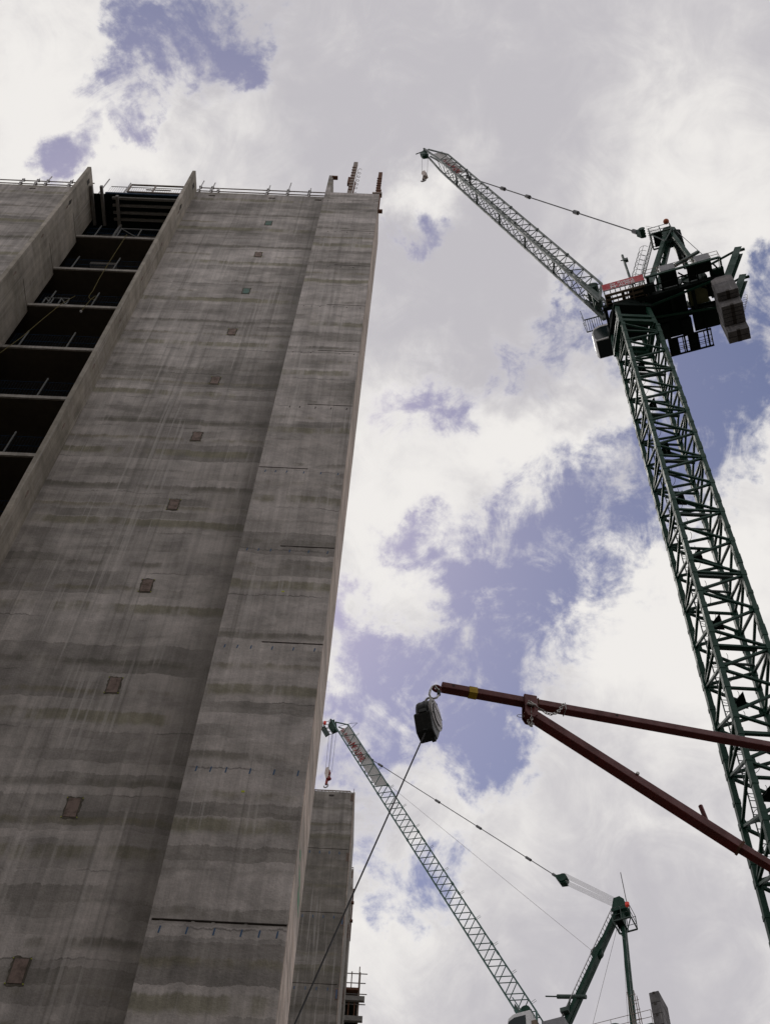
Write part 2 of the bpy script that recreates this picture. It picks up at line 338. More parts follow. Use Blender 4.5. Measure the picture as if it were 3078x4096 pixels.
# ------------------------------------------------------------------ sky
world = bpy.data.worlds.new('World'); sc.world = world; world.use_nodes = True
W = NT(world.node_tree); world.node_tree.nodes.clear()
SUN_EL, SUN_AZ = R(58), R(-22)          # azimuth from +Y towards +X
sky = W('ShaderNodeTexSky', {'sky_type': 'NISHITA', 'sun_disc': False, 'sun_elevation': SUN_EL, 'sun_rotation': SUN_AZ, 'air_density': 1.0, 'dust_density': .6, 'ozone_density': 2.2})
bg_sky = W('ShaderNodeBackground', Color=W.mix(1., sky.outputs[0], (.98,.86,.93), 'MULTIPLY'), Strength=.088)
gen = W('ShaderNodeTexCoord').outputs['Generated']
def vmath(op, a, b=None, scale=None):
    n = W.n.new('ShaderNodeVectorMath'); n.operation = op
    for i, v in enumerate((a, b)):
        if v is None: continue
        if isinstance(v, bpy.types.NodeSocket): W.l.new(v, n.inputs[i])
        else: n.inputs[i].default_value = v
    if scale is not None: n.inputs['Scale'].default_value = scale
    return n
def warped(scale, amp, det, base):
    nz = W.noise(gen, scale, det, .62)
    d = vmath('SUBTRACT', nz.outputs['Color'], (.5,.5,.5)).outputs[0]
    d = vmath('SCALE', d, scale=amp).outputs[0]
    return vmath('ADD', base, d).outputs[0]
dirw = warped(8, .10, 3, gen); dirw = warped(26, .075, 6, dirw)
dirw = vmath('NORMALIZE', dirw).outputs[0]
def blobs(L, vec, base):
    acc = base
    for x, y, z, k, w in L:
        dt = vmath('DOT_PRODUCT', vec, Vector((x, y, z)).normalized()).outputs['Value']
        e = W.math('EXPONENT', W.math('MULTIPLY_ADD', dt, k, -k))
        acc = W.math('MULTIPLY_ADD', e, w, acc)
    return acc
n_big = W.noise(gen, 7, 9, .60, .25).outputs['Fac']
n_mid = W.noise(gen, 17, 9, .64, .9).outputs['Fac']
n_fine = W.noise(gen, 75, 6, .65).outputs['Fac']
hole = blobs(HOLES, dirw, 0.)
amp = W.ramp(hole, .02, .30, .22, 1.)
hole = W.math('SUBTRACT', 1., W.math('EXPONENT', W.math('MULTIPLY', hole, -1.25)))
nsum = W.math('MULTIPLY', W.math('SUBTRACT', n_mid, .5), 2.5)
nsum = W.math('MULTIPLY_ADD', W.math('SUBTRACT', n_fine, .5), 1.1, nsum)
nsum = W.math('MULTIPLY_ADD', W.math('SUBTRACT', n_big, .5), 1.2, nsum)
hole = W.math('MULTIPLY_ADD', nsum, amp, hole)
alpha = W.ramp(hole, .06, .98, 1., .02)
wh = blobs(WHITE, dirw, 0.)
wh = W.math('MULTIPLY_ADD', W.math('SUBTRACT', n_big, .5), 2.0, wh)
wh = W.math('MULTIPLY_ADD', W.math('SUBTRACT', n_mid, .5), 1.5, wh)
# thin torn edges catch less light than the thick sunny heads
wh = W.math('MULTIPLY_ADD', W.ramp(hole, .0, .45), .45, wh)
wf = W.ramp(wh, -.45, 1.25, 0., 1.)
ccol = W.mix(wf, CLOUD_GREY, CLOUD_WHITE)
bg_cl = W('ShaderNodeBackground', Color=ccol, Strength=1.)
mixs = W('ShaderNodeMixShader', Fac=alpha)
W.l.new(bg_sky.outputs[0], mixs.inputs[1]); W.l.new(bg_cl.outputs[0], mixs.inputs[2])
# below the horizon: the far city in dull haze
sep = W('ShaderNodeSeparateXYZ', Vector=gen)
bg_lo = W('ShaderNodeBackground', Color=(.16,.155,.15,1), Strength=1.)
mix2 = W('ShaderNodeMixShader', Fac=W.ramp(sep.outputs['Z'], -.06, .04))
W.l.new(bg_lo.outputs[0], mix2.inputs[1]); W.l.new(mixs.outputs[0], mix2.inputs[2])
out = W('ShaderNodeOutputWorld'); W.l.new(mix2.outputs[0], out.inputs['Surface'])
world.cycles.sampling_method = 'MANUAL'; world.cycles.sample_map_resolution = 512

sun = bpy.data.lights.new('sun', 'SUN'); sun.energy = .6; sun.angle = R(18); sun.color = (1, .95, .88)
so = bpy.data.objects.new('sun', sun); COL.objects.link(so)
sd = Vector((math.sin(SUN_AZ)*math.cos(SUN_EL), math.cos(SUN_AZ)*math.cos(SUN_EL), math.sin(SUN_EL)))
so.rotation_euler = sd.to_track_quat('Z', 'Y').to_euler(); so.location = (0, 0, 150)

# ------------------------------------------------------------------ camera
cam = bpy.data.cameras.new('camera'); co = bpy.data.objects.new('camera', cam); COL.objects.link(co)
cam.sensor_fit = 'VERTICAL'; cam.sensor_height = 36; cam.lens = 43.889; cam.clip_start = .05; cam.clip_end = 3000
rx, uy, bz = (Vector(v) for v in ((.998913,-.030254,.035466),(-.044477,-.846396,.530694),(.013963,-.531694,-.846821)))
co.matrix_world = Matrix(((rx.x,uy.x,bz.x,0),(rx.y,uy.y,bz.y,0),(rx.z,uy.z,bz.z,0),(0,0,0,1)))
sc.camera = co
sc.view_settings.view_transform = 'Standard'; sc.view_settings.look = 'None'
sc.view_settings.exposure = 0.; sc.view_settings.gamma = 1.
sc.cycles.max_bounces = 6; sc.cycles.use_adaptive_sampling = True

GZ = -1.6
g = MB().add([(-900,-900,GZ),(900,-900,GZ),(900,900,GZ),(-900,900,GZ)], [(0,1,2,3)]).build('ground', M['earth'])
tag(g, 'bare brown site ground', None, None, 'structure')

# ------------------------------------------------------------------ the near concrete tower
YF, YP, YB = 15.0, 15.8, 16.93
FH = 3.34
SL0 = 12.33
tower = thing('concrete_tower', (-7, 16, GZ), 'tall raw concrete tower in front with deep fins, dark open floors and a slotted corner', 'tower')
# main panel with pockets cut along its top
def panel(x0, x1, pockets, name='wall_panel'):
    mb = MB(); zt = 48.4
    mb.box(x0, x1, YP+.10, YP+.24, GZ, zt)
    zs = [GZ, 47.93, 48.06, zt]
    mb.box(x0, x1, YP, YP+.10, zs[0], zs[1]); mb.box(x0, x1, YP, YP+.10, zs[2], zs[3])
    x = x0
    for p in pockets:
        mb.box(x, p-.13, YP, YP+.10, zs[1], zs[2]); x = p+.13
    mb.box(x, x1, YP, YP+.10, zs[1], zs[2])
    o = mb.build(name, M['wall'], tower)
    for p in pockets:
        MB().box(p-.129, p+.129, YP+.06, YP+.099, zs[1]+.001, zs[2]-.001).build('pocket', M['pocket'], o)
    return o
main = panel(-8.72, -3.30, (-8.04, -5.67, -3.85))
left = panel(-30.0, -12.9, (-18.0, -15.13))
# corner wall: facing cut by a slot at every floor
def corner():
    x0, x1 = -3.463, -1.415
    mb = MB(); zt = 46.55; d = .032
    mb.box(x0, x1-.012, YF+d, YF+.24, GZ, zt)
    slots = []
    z = SL0; k = 0
    kinds = {0:(x0+.03, x1), 1:None, 2:(-2.6, x1), 3:(-2.6, x1), 4:(x0, -2.29), 5:None}
    zprev = GZ
    while z < zt - .3:
        s = kinds.get(k, (-2.6, x1))
        if k == 5: s = (-2.6, x1)
        if s:
            hgt = .048 if k == 0 else .042
            x1_ = x1 + random.uniform(-.012, .010)
            mb.box(x0, x1_, YF, YF+d, zprev, z-hgt)
            if s[0] > x0: mb.box(x0, s[0], YF, YF+d, z-hgt, z)
            if s[1] < x1: mb.box(s[1], x1, YF, YF+d, z-hgt, z)
            slots.append((s[0], s[1], z-hgt, z)); zprev = z
        z += FH; k += 1
    mb.box(x0, x1, YF, YF+d, zprev, zt)
    o = mb.build('corner_wall', M['pilaster'], tower)
    for a, b_, z0, z1 in slots:
        j = MB(); j.box(a+.01, b_-.014, YF+.012, YF+d-.001, z1-.012, z1-.001); j.build('joint', M['pocket'], o)
        # packers and grout left on the lower lip of the slot
        x = a + .12
        while x < b_ - .25:
            w = random.choice((.05,.09,.16)); pk = MB(); pk.box(x, x+w, YF+.008, YF+d-.001, z0+.001, z0+random.uniform(.018,.034)); pk.build('grout_packer', M['slab'], o); x += w + random.uniform(.2,.6)
    return o
corner_o = corner()
# return of the corner, seen at a glancing angle
rt = MB(); zs = GZ
z = SL0
while z < 46.0:
    rt.box(-1.63, -1.415, YF+.081, YB, zs, z-.20); 
    rt.box(-1.63, -1.415, YF+.081, YF+.15, z-.20, z-.165); rt.box(-1.63, -1.415, YB-.35, YB, z-.20, z-.165); rt.box(-1.63, -1.45, YF+.15, YB-.35, z-.20, z-.165)
    zs = z-.165; z += FH
rt.box(-1.63, -1.415, YF+.081, YB, zs, 46.55)
rt_o = rt.build('return_wall', M['side'], tower)
gs = MB()
for y0, y1, z0, z1 in ((15.42,15.75,14.18,14.30),(15.60,16.25,14.02,14.12),(15.85,16.6,13.76,13.84),(16.0,16.5,13.92,13.97)):
    gs.prism([(-1.4145,y0,z0),(-1.4145,(y0+y1)/2,z0-.02),(-1.4145,y1,z0+.02),(-1.4145,y1-.06,z1-.02),(-1.4145,(y0+y1)/2,z1)], (.003,0,0))
gs.build('spray_mark', M['greenspray'], rt_o)
# fins and the upstand over the corner
def fin(x0, x1, zt, y1, name='fin'):
    return MB().box(x0, x1, YF, y1, GZ, zt).build(name, M['fin'], tower, bevel=.012)
fr = fin(-8.853, -8.722, 48.55, 17.0)
fl = fin(-12.99, -12.84, 48.50, YB)
up = MB().box(-3.463, -3.30, YF+.001, YP-.001, 46.551, 48.65).build('upstand', M['pilaster'], tower)
MB().box(-3.34, -3.12, YF-.04, YF+.10, 48.40, 48.50).build('bracket', M['rust'], up)
for o_, x in ((fr, -8.722), (fl, -12.84)):
    MB().box(x-.03, x+.003, 15.30, 15.48, 47.62, 48.02).build('pocket', M['pocket'], o_)
    q = MB()
    q.prism([(x, 15.20, 44.9), (x, 15.26, 45.3), (x, 15.36, 45.1), (x, 15.32, 44.7)], (.003,0,0)); q.build('patch', M['pocket'], o_)
    for k in range(11):
        ru = MB(); zc = 44.6 - k*FH; yc = 15.22 + random.uniform(-.05,.1)
        ru.prism([(x,yc,zc),(x,yc+.05,zc+.12),(x,yc+.09,zc+.02),(x,yc+.06,zc-.28),(x,yc+.02,zc-.18)], (.003,0,0))
        ru.build('rust_mark', M['rustplate'], o_)
for k in range(12):
    zc = 45.25 - k*FH
    MB().box(-12.85, -12.837, 15.75, YB-.05, zc-.018, zc+.018).build('joint', M['pocket'], fl)
# floors in the open bay
NFL = 13
for k in range(NFL):
    zt = 45.47 - k*FH
    if zt < 0: break
    MB().box(-12.84, -8.853, 16.70, 24.9, zt-.16, zt).build('slab', M['slab'], tower)
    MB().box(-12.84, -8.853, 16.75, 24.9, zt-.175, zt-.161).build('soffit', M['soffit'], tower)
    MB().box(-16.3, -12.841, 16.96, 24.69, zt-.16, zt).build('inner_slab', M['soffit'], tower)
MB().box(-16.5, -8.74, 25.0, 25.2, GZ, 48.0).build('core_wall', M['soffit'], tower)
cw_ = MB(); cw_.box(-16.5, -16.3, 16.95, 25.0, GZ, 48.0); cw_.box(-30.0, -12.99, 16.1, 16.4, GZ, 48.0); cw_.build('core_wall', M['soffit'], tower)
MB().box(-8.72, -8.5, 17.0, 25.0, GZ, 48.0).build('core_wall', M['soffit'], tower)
MB().box(-12.83, -8.86, 20.5, 24.9, 48.1, 48.3).build('roof_slab', M['slab'], tower)
# dark stair opening and ledge on the second floor
MB().box(-12.3, -11.3, 17.6, 17.9, 44.85, 45.05).build('lintel', M['alu'], tower)
# cover plates down the middle of the panel
px = [(-5.47,45.08,'teal'),(-5.45,41.78,'rust'),(-5.44,38.41,'teal'),(-5.45,35.13,'rust'),(-5.46,31.76,'rust'),(-5.44,28.45,'pale'),(-5.44,25.07,'rust'),(-5.43,21.75,'rust'),(-5.41,18.44,'rust'),(-5.41,15.21,'rust'),(-5.39,11.89,'rust'),(-5.40,8.5,'rust')]
for x, z, kd in px:
    rg = random.Random(int(z*10)); lp = []
    for k_ in range(6): lp.append((x-.135+.27*k_/6, YP-.0005, z-.25+rg.uniform(-.025,.012)))
    for k_ in range(8): lp.append((x+.135+rg.uniform(-.012,.02), YP-.0005, z-.25+.5*k_/8))
    for k_ in range(6): lp.append((x+.135-.27*k_/6, YP-.0005, z+.25+rg.uniform(-.012,.03)))
    for k_ in range(8): lp.append((x-.135+rg.uniform(-.02,.012), YP-.0005, z+.25-.5*k_/8))
    MB().prism(lp, (0,-.005,0)).build('box_out', M['recess'], tower)
    mb = MB(); mb.box(x-.105, x+.105, YP-.014, YP-.006, z-.215, z+.215)
    o = mb.build('cover_plate', M['tealplate'] if kd == 'teal' else M['rustplate'], tower)
    if kd == 'teal': o['label'] = 'teal stained cover plate'
    fx = MB()
    for sx in (-1, 1):
        for sz in (-1, 1): fx.box(x+sx*.135-.008, x+sx*.135+.008, YP-.016, YP-.001, z+sz*.225-.008, z+sz*.225+.008)
    fx.build('fixing', M['lime'] if kd == 'rust' else M['wood'], o)
# blue couplers under every slot
src = None
for k in range(11):
    zc = SL0 - .20 + k*FH
    for x in (-3.29,-3.046,-2.785,-2.378,-1.972,-1.566) if k else (-3.285,-2.883,-2.483,-2.083,-1.819,-1.556):
        if k > 1 and random.random() < .08: continue
        h = .065 if k < 2 else .05
        if k > 5: h = .028
        sk = MB().prism([(x-.015,YF-.003,zc-h),(x+.009,YF-.003,zc-h),(x+.021,YF-.003,zc+h),(x-.003,YF-.003,zc+h)], (0,.0029,0))
        sk.build('socket', M['blue'] if k < 5 else M['pocket'], tower)
for x, z in ((-2.363,20.664),(-2.431,14.986)):
    MB().box(x-.028, x+.028, YF-.004, YF-.001, z-.022, z+.022).build('marker', M['lime'], tower)

# guard rails of scaffold tube along the parapets
def rail(xs0, xs1, posts, label, name='guard_rail', y=15.96, z=(49.03,49.42), zb=48.405, lean=.14):
    t = thing(name, ((xs0+xs1)/2, y, zb), label, 'guard rail', 'scaffold tube guard rails on the tower top')
    r_ = MB()
    for zz in z: r_.tube([(xs0, y, zz), (xs1, y, zz)], .024, 8)
    r_.build('rail', M['tubedark'], t)
    for x, h in posts:
        p = MB(); p.tube([(x, y-.05, zb), (x + lean*.2, y-.05, zb+h)], .024, 8); p.build('post', M['tube'], t)
    c = MB()
    for x, h in posts:
        for zz in z:
            if zz < zb + h: c.box(x-.05, x+.06, y-.075, y+.035, zz-.045, zz+.045)
    c.build('coupler', M['tube'], t)
    return t
rail(-8.70, -3.47, [(-8.72,1.75),(-8.23,1.55),(-7.95,.85),(-6.05,.45),(-5.98,1.5),(-5.17,1.95),(-4.31,1.35)], 'long scaffold tube guard rail above the wide concrete panel')
rail(-17.5, -13.02, [(-17.0,1.2),(-15.9,1.1),(-15.30,1.15),(-14.90,1.5),(-13.95,1.2)], 'scaffold tube guard rail above the left concrete wall')
# column starters on the corner
t = thing('formwork_post', (-2.60, 15.25, 46.551), 'tall pale steel formwork post with wire coil standing on the tower corner', 'post')
p = MB(); p.beam((-2.60,15.25,46.551), (-2.55,15.25,51.2), .16, .13); p.build('channel', M['tubedark'], t)
r_ = MB()
for k in range(9):
    z = 47.5 + k*.36; r_.box(-2.665, -2.50, 15.165, 15.185, z, z+.07)
r_.build('rung', M['rust'], t)
cpts = []
for k in range(70):
    a = k*.55; z = 47.4 + k*.042; cpts.append((-2.40 + .07*math.cos(a) + .0008*k, 15.22 + .07*math.sin(a), z))
MB().tube(cpts, .009, 5).build('wire_coil', M['tubedark'], t)
MB().beam((-2.46,15.2,46.551), (-2.43,15.2,48.55), .05, .05).build('strut', M['rust'], t)
MB().box(-2.74, -2.66, 15.17, 15.3, 48.3, 49.1).build('clamp', M['rust'], t)
t = thing('steel_prop', (-1.50, 15.22, 46.551), 'short rusty steel prop standing on the outer tower corner', 'prop')
p = MB(); p.beam((-1.50,15.22,46.551), (-1.485,15.22,49.9), .15, .10); p.build('channel', M['rust'], t)
p = MB()
for k in range(7): p.box(-1.59, -1.40, 15.15, 15.19, 47.2+k*.3, 47.28+k*.3)
p.build('batten', M['rust'], t)
MB().box(-1.70, -1.33, 15.13, 15.30, 47.05, 47.20).build('collar', M['tubedark'], t)
p = MB(); p.tube([(-1.395,15.2,45.2), (-1.40,15.2,47.7)], .03, 8); p.box(-1.414, -1.24, 15.15, 15.28, 45.15, 45.26); p.build('rod', M['rust'], t)

# mesh barriers at the slab edges of the open bay
def barrier(k, label):
    zt = 45.47 - k*FH + .002; y = 16.80
    t = thing('edge_barrier', (-10.8, y, zt), label, 'barrier', 'mesh edge barriers in the open bay')
    mb = MB(); x0, x1 = -12.6, -8.87
    for zz in (zt+.04, zt+.55, zt+1.05): mb.tube([(x0,y,zz),(x1,y,zz)], .011, 6)
    x = x0
    while x < x1:
        mb.tube([(x,y,zt+.03),(x,y,zt+1.05)], .0035, 4); x += .09
    mb.build('mesh_panel', M['mesh'], t)
    for x in ((-12.25,-10.75) if k else (-12.2,-11.5)):
        p = MB(); p.tube([(x,y-.05,zt),(x+.02,y-.05,zt+1.2)], .028, 8); p.build('post', M['tubemid'], t)
    MB().box(x0, x1, y-.03, y-.012, zt, zt+.10).build('toe_board', M['mesh'], t)
    return t
names = ['topmost mesh edge barrier with truss under the falsework', 'second mesh edge barrier from the top of the open bay', 'third mesh edge barrier from the top, beside the knotted yellow rope', 'fourth mesh edge barrier from the top of the open bay', 'fifth mesh edge barrier from the top of the open bay', 'sixth mesh edge barrier from the top of the open bay', 'lowest mesh edge barrier in view at the left edge']
for k in range(7): barrier(k, names[k])
# galvanised lattice frames lying against the barriers
def truss(x0, x1, zb, h, y, label):
    t = thing('lattice_beam', ((x0+x1)/2, y, zb), label, 'lattice beam')
    c = MB(); c.tube([(x0,y,zb+h),(x1,y,zb+h)], .03, 6); c.tube([(x0,y,zb+.04),(x1,y,zb+.04)], .03, 6); c.build('chord', M['tubemid'], t)
    n = 3; w = (x1-x0)/n; d = MB()
    for i in range(n+1): d.tube([(x0+i*w,y,zb+.04),(x0+i*w,y,zb+h)], .026, 6)
    for i in range(n):
        a, b_ = (zb+h, zb+.04) if i % 2 == 0 else (zb+.04, zb+h)
        if i != 1: d.tube([(x0+i*w,y,a),(x0+(i+1)*w,y,b_)], .022, 6)
    d.build('brace', M['tubemid'], t)
truss(-11.35, -9.0, 45.48, .95, 16.74, 'pale tube lattice beam on the topmost open floor')
truss(-12.4, -11.6, 38.80, .55, 16.73, 'small pale tube lattice beam on the third open floor')
# falsework deck over the bay
t = thing('falsework_deck', (-10.8, 17.2, 46.0), 'dark falsework deck of joists and props over the top of the open bay', 'falsework')
for y in (16.02, 16.31, 16.60, 16.88, 17.6, 18.4, 19.2):
    MB().box(-12.0 if y < 16.9 else -12.8, -8.87, y, y+.09, 47.97, 48.09).build('joist', M['alu'], t)
MB().box(-12.83, -8.86, 15.95, 24.9, 48.10, 48.16).build('deck_board', M['deck'], t)
MB().box(-16.2, -12.831, 16.96, 24.9, 48.10, 48.16).build('deck_board', M['deck'], t)
for x, y0, y1 in ((-12.76,15.55,17.15),(-12.36,15.55,17.15),(-11.77,15.92,17.25),(-9.35,15.92,17.25)):
    MB().box(x-.05, x+.05, y0, y1, 47.80, 47.96).build('primary_beam', M['alu'], t)
for x, y in ((-11.7,17.1),(-9.3,17.1),(-11.4,18.8)):
    MB().beam((x,y,45.48), (x,y,47.79), .10, .10).build('prop', M['alu'], t)
MB().box(-12.3, -8.87, 15.90, 15.94, 48.12, 48.25).build('toe_board', M['mesh'], t)
# top mesh panels
t = thing('deck_barrier', (-10.6, 16.9, 48.1), 'pale wire mesh barrier with a lattice panel above the falsework deck', 'barrier')
mb = MB()
for zz in (48.3, 49.1, 49.85): mb.tube([(-12.45,16.2,zz),(-8.87,16.2,zz)], .018, 6)
x = -12.45
while x < -8.9: mb.tube([(x,16.2,48.2),(x,16.2,49.85)], .007, 4); x += .09
mb.build('mesh_panel', M['tube'], t)
for x, h in ((-12.72,50.6),(-11.75,50.2),(-9.35,50.2)): MB().tube([(x,16.14,48.165),(x+.03,16.14,h)], .026, 8).build('post', M['tube'], t)
mb = MB()
for zz in (48.9, 49.8): mb.beam((-11.6,16.08,zz),(-9.3,16.08,zz), .06, .06)
for x in (-11.6,-10.6,-9.3): mb.beam((x,16.08,48.9),(x,16.08,49.8), .05, .05)
mb.beam((-10.9,16.08,49.25),(-9.9,16.08,49.25), .04, .04); mb.build('lattice_panel', M['tubedark'], t)
# yellow ropes
rp = [(-10.93,16.62,45.49),(-10.94,16.60,43.2),(-10.94,16.60,41.0),(-10.90,16.60,39.83),(-10.92,16.60,39.34),(-10.87,16.60,39.17),(-10.71,16.60,39.04),(-10.63,16.60,39.25),(-10.71,16.60,39.39),(-10.78,16.58,39.03),(-10.86,16.58,38.03)]
t = thing('rope', (-10.9, 16.6, 38.0), 'yellow rope hanging from the top floor to a knot in the open bay', 'rope')
MB().tube(rp, .010, 6).build('line', M['yrope'], t); MB().ball((-10.865,16.58,38.0), .045).build('end_knot', M['canvas'], t)
o = MB().tube([(-11.38,16.60,39.32),(-11.67,16.58,38.46),(-11.90,16.55,37.2),(-12.15,16.50,35.6),(-12.45,16.40,34.0),(-12.9,16.2,31.5),(-13.4,14.85,28.5)], .010, 6).build('rope', M['yrope'])
tag(o, 'yellow rope slanting down to the left edge across the open floors', 'rope')

# ------------------------------------------------------------------ the two towers behind
t2 = thing('concrete_tower', (-5, 42, GZ), 'middle concrete tower behind the near one, with a hook hanging over its top', 'tower')
def core(t, x0, x1, y, zt, zl, depth, patches, name='front_wall'):
    mb = MB(); d = .08
    mb.box(x0, x1-.01, y+d, y+depth, GZ, zt); z = zl; zp = GZ
    while z - FH > 2: z -= FH
    sl = []
    while z < zt - 1:
        mb.box(x0, x1, y, y+d, zp, z-.032)
        mb.box(x1-.12, x1, y, y+d, z-.032, z); sl.append(z); zp = z; z += FH
    mb.box(x0, x1, y, y+d, zp, zt)
    o = mb.build(name, M['far'], t)
    for z in sl:
        MB().box(x0, x1-.13, y+.04, y+d-.001, z-.014, z-.002).build('joint', M['pocket'], o)
        for x in (-3.25,-2.83,-2.42,-2.0):
            if x0 < x < x1-.3: MB().box(x-.02, x+.02, y-.003, y-.0005, z-.30, z-.16).build('socket', M['blue'], t)
    for x, za, zb_ in patches:
        q = MB(); q.box(x[0], x[1], y-.012, y-.001, za, zb_); q.build('cover_plate', M['rustplate'], t)
        q = MB(); q.box(x[0]+.04, x[0]+.09, y-.02, y-.013, za+.05, zb_-.06); q.build('batten', M['blue'] if za < 34 else M['wood'], t)
    return o
core(t2, -14.0, -1.54, 40.0, 40.22, 33.57, 3.2, [((-1.73,-1.56), 39.68, 40.12), ((-1.71,-1.555), 36.25, 36.7), ((-1.72,-1.56), 32.94, 33.4), ((-1.72,-1.56), 29.54, 30.05)])
MB().box(-2.68, -2.46, 39.99, 40.0-.0005, 39.93, 40.03).build('pocket', M['pocket'], t2)
mb = MB(); mb.box(-1.58, -1.545, 40.0-.03, 40.0-.0005, GZ, 40.2); mb.build('arris_trim', M['side'], t2)
t = thing('guard_rail', (-2.6, 40.1, 40.221), 'low toothed guard rail along the middle tower top', 'guard rail')
mb = MB(); mb.box(-8, -1.75, 40.08, 40.12, 40.36, 40.40); mb.build('rail', M['tubedark'], t)
mb = MB(); x = -8
while x < -1.75: mb.box(x, x+.03, 40.08, 40.12, 40.221, 40.36); x += .16
mb.build('post', M['tubedark'], t)
o = MB().tube([(-1.60,40.1,40.221),(-1.60,40.1,40.55)], .012, 6).build('rebar', M['rust']); tag(o, 'single thin bar standing on the right end of the middle tower', 'bar')
t3 = thing('concrete_tower', (-5, 47, GZ), 'farthest concrete tower, a narrow strip beside the middle tower', 'tower')
core(t3, -9.0, -1.52, 45.0, 40.33, 33.7, 2.0, [((-1.71,-1.54), 39.79, 40.2), ((-1.70,-1.54), 36.43, 37.12), ((-1.70,-1.54), 33.06, 33.77)])
mb = MB(); mb.tube([(-1.47,45.05,36.3),(-1.46,45.05,39.2)], .03, 6)
for z in (37.37, 38.39): mb.box(-1.52, -1.40, 44.98, 45.1, z-.04, z+.05)
mb.build('downpipe', M['rust'], t3)
o = MB(); o.box(-1.9, -1.53, 45.06, 45.1, 40.46, 40.49)
for x in (-1.9, -1.72, -1.55): o.box(x, x+.02, 45.06, 45.1, 40.331, 40.46)
tag(o.build('guard_rail', M['tubedark']), 'tiny guard rail on the farthest tower top', 'guard rail')
# cantilever scaffold on the far tower's flank
t = thing('scaffold_platform', (-1.2, 47, 33.6), 'rusty scaffold loading platform jutting from the right flank of the farthest tower', 'scaffold')
for z, x1 in ((35.97,-.63),(35.48,-.69),(34.92,-.61),(34.40,-.66)):
    MB().tube([(-1.6,46.8,z),(x1,46.8,z)], .024, 8).build('rail', M['tube'], t)
for x, z0, z1 in ((-.99,33.4,36.30),(-1.32,35.05,36.03),(-.95,33.4,36.0)):
    MB().tube([(x,46.75,z0),(x,46.75,z1)], .024, 8).build('standard', M['tubedark'], t)
MB().box(-1.6, -.98, 46.6, 49.2, 34.98, 35.10).build('deck_board', M['rust'], t)
MB().box(-1.6, -.70, 46.55, 46.7, 34.42, 34.65).build('channel', M['alu'], t)
MB().box(-1.6, -.74, 46.55, 46.7, 33.42, 33.66).build('channel', M['alu'], t)
for z in (34.66, 33.2): MB().box(-1.6, -.98, 46.72, 49.2, z, z+.05).build('deck_board', M['deck'], t)
MB().box(-1.55, -1.0, 48.9, 49.0, 33.3, 35.0).build('back_panel', M['deck'], t)
for x in (-1.38,-1.12): MB().beam((x,46.7,33.66),(x,46.7,34.42), .05, .05).build('strut', M['rust'], t)

# unseen block, added behind the camera to shade the lower floors
ob = thing('shading_block', (-20, -14, GZ), 'plain grey block added unseen behind the viewer to shade the lower tower', 'shading block')
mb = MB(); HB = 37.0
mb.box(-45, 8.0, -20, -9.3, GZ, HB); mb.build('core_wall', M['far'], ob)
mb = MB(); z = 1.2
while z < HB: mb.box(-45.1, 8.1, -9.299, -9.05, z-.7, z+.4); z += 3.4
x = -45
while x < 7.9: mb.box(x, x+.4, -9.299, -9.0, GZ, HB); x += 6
mb.build('facade_band', M['far'], ob)

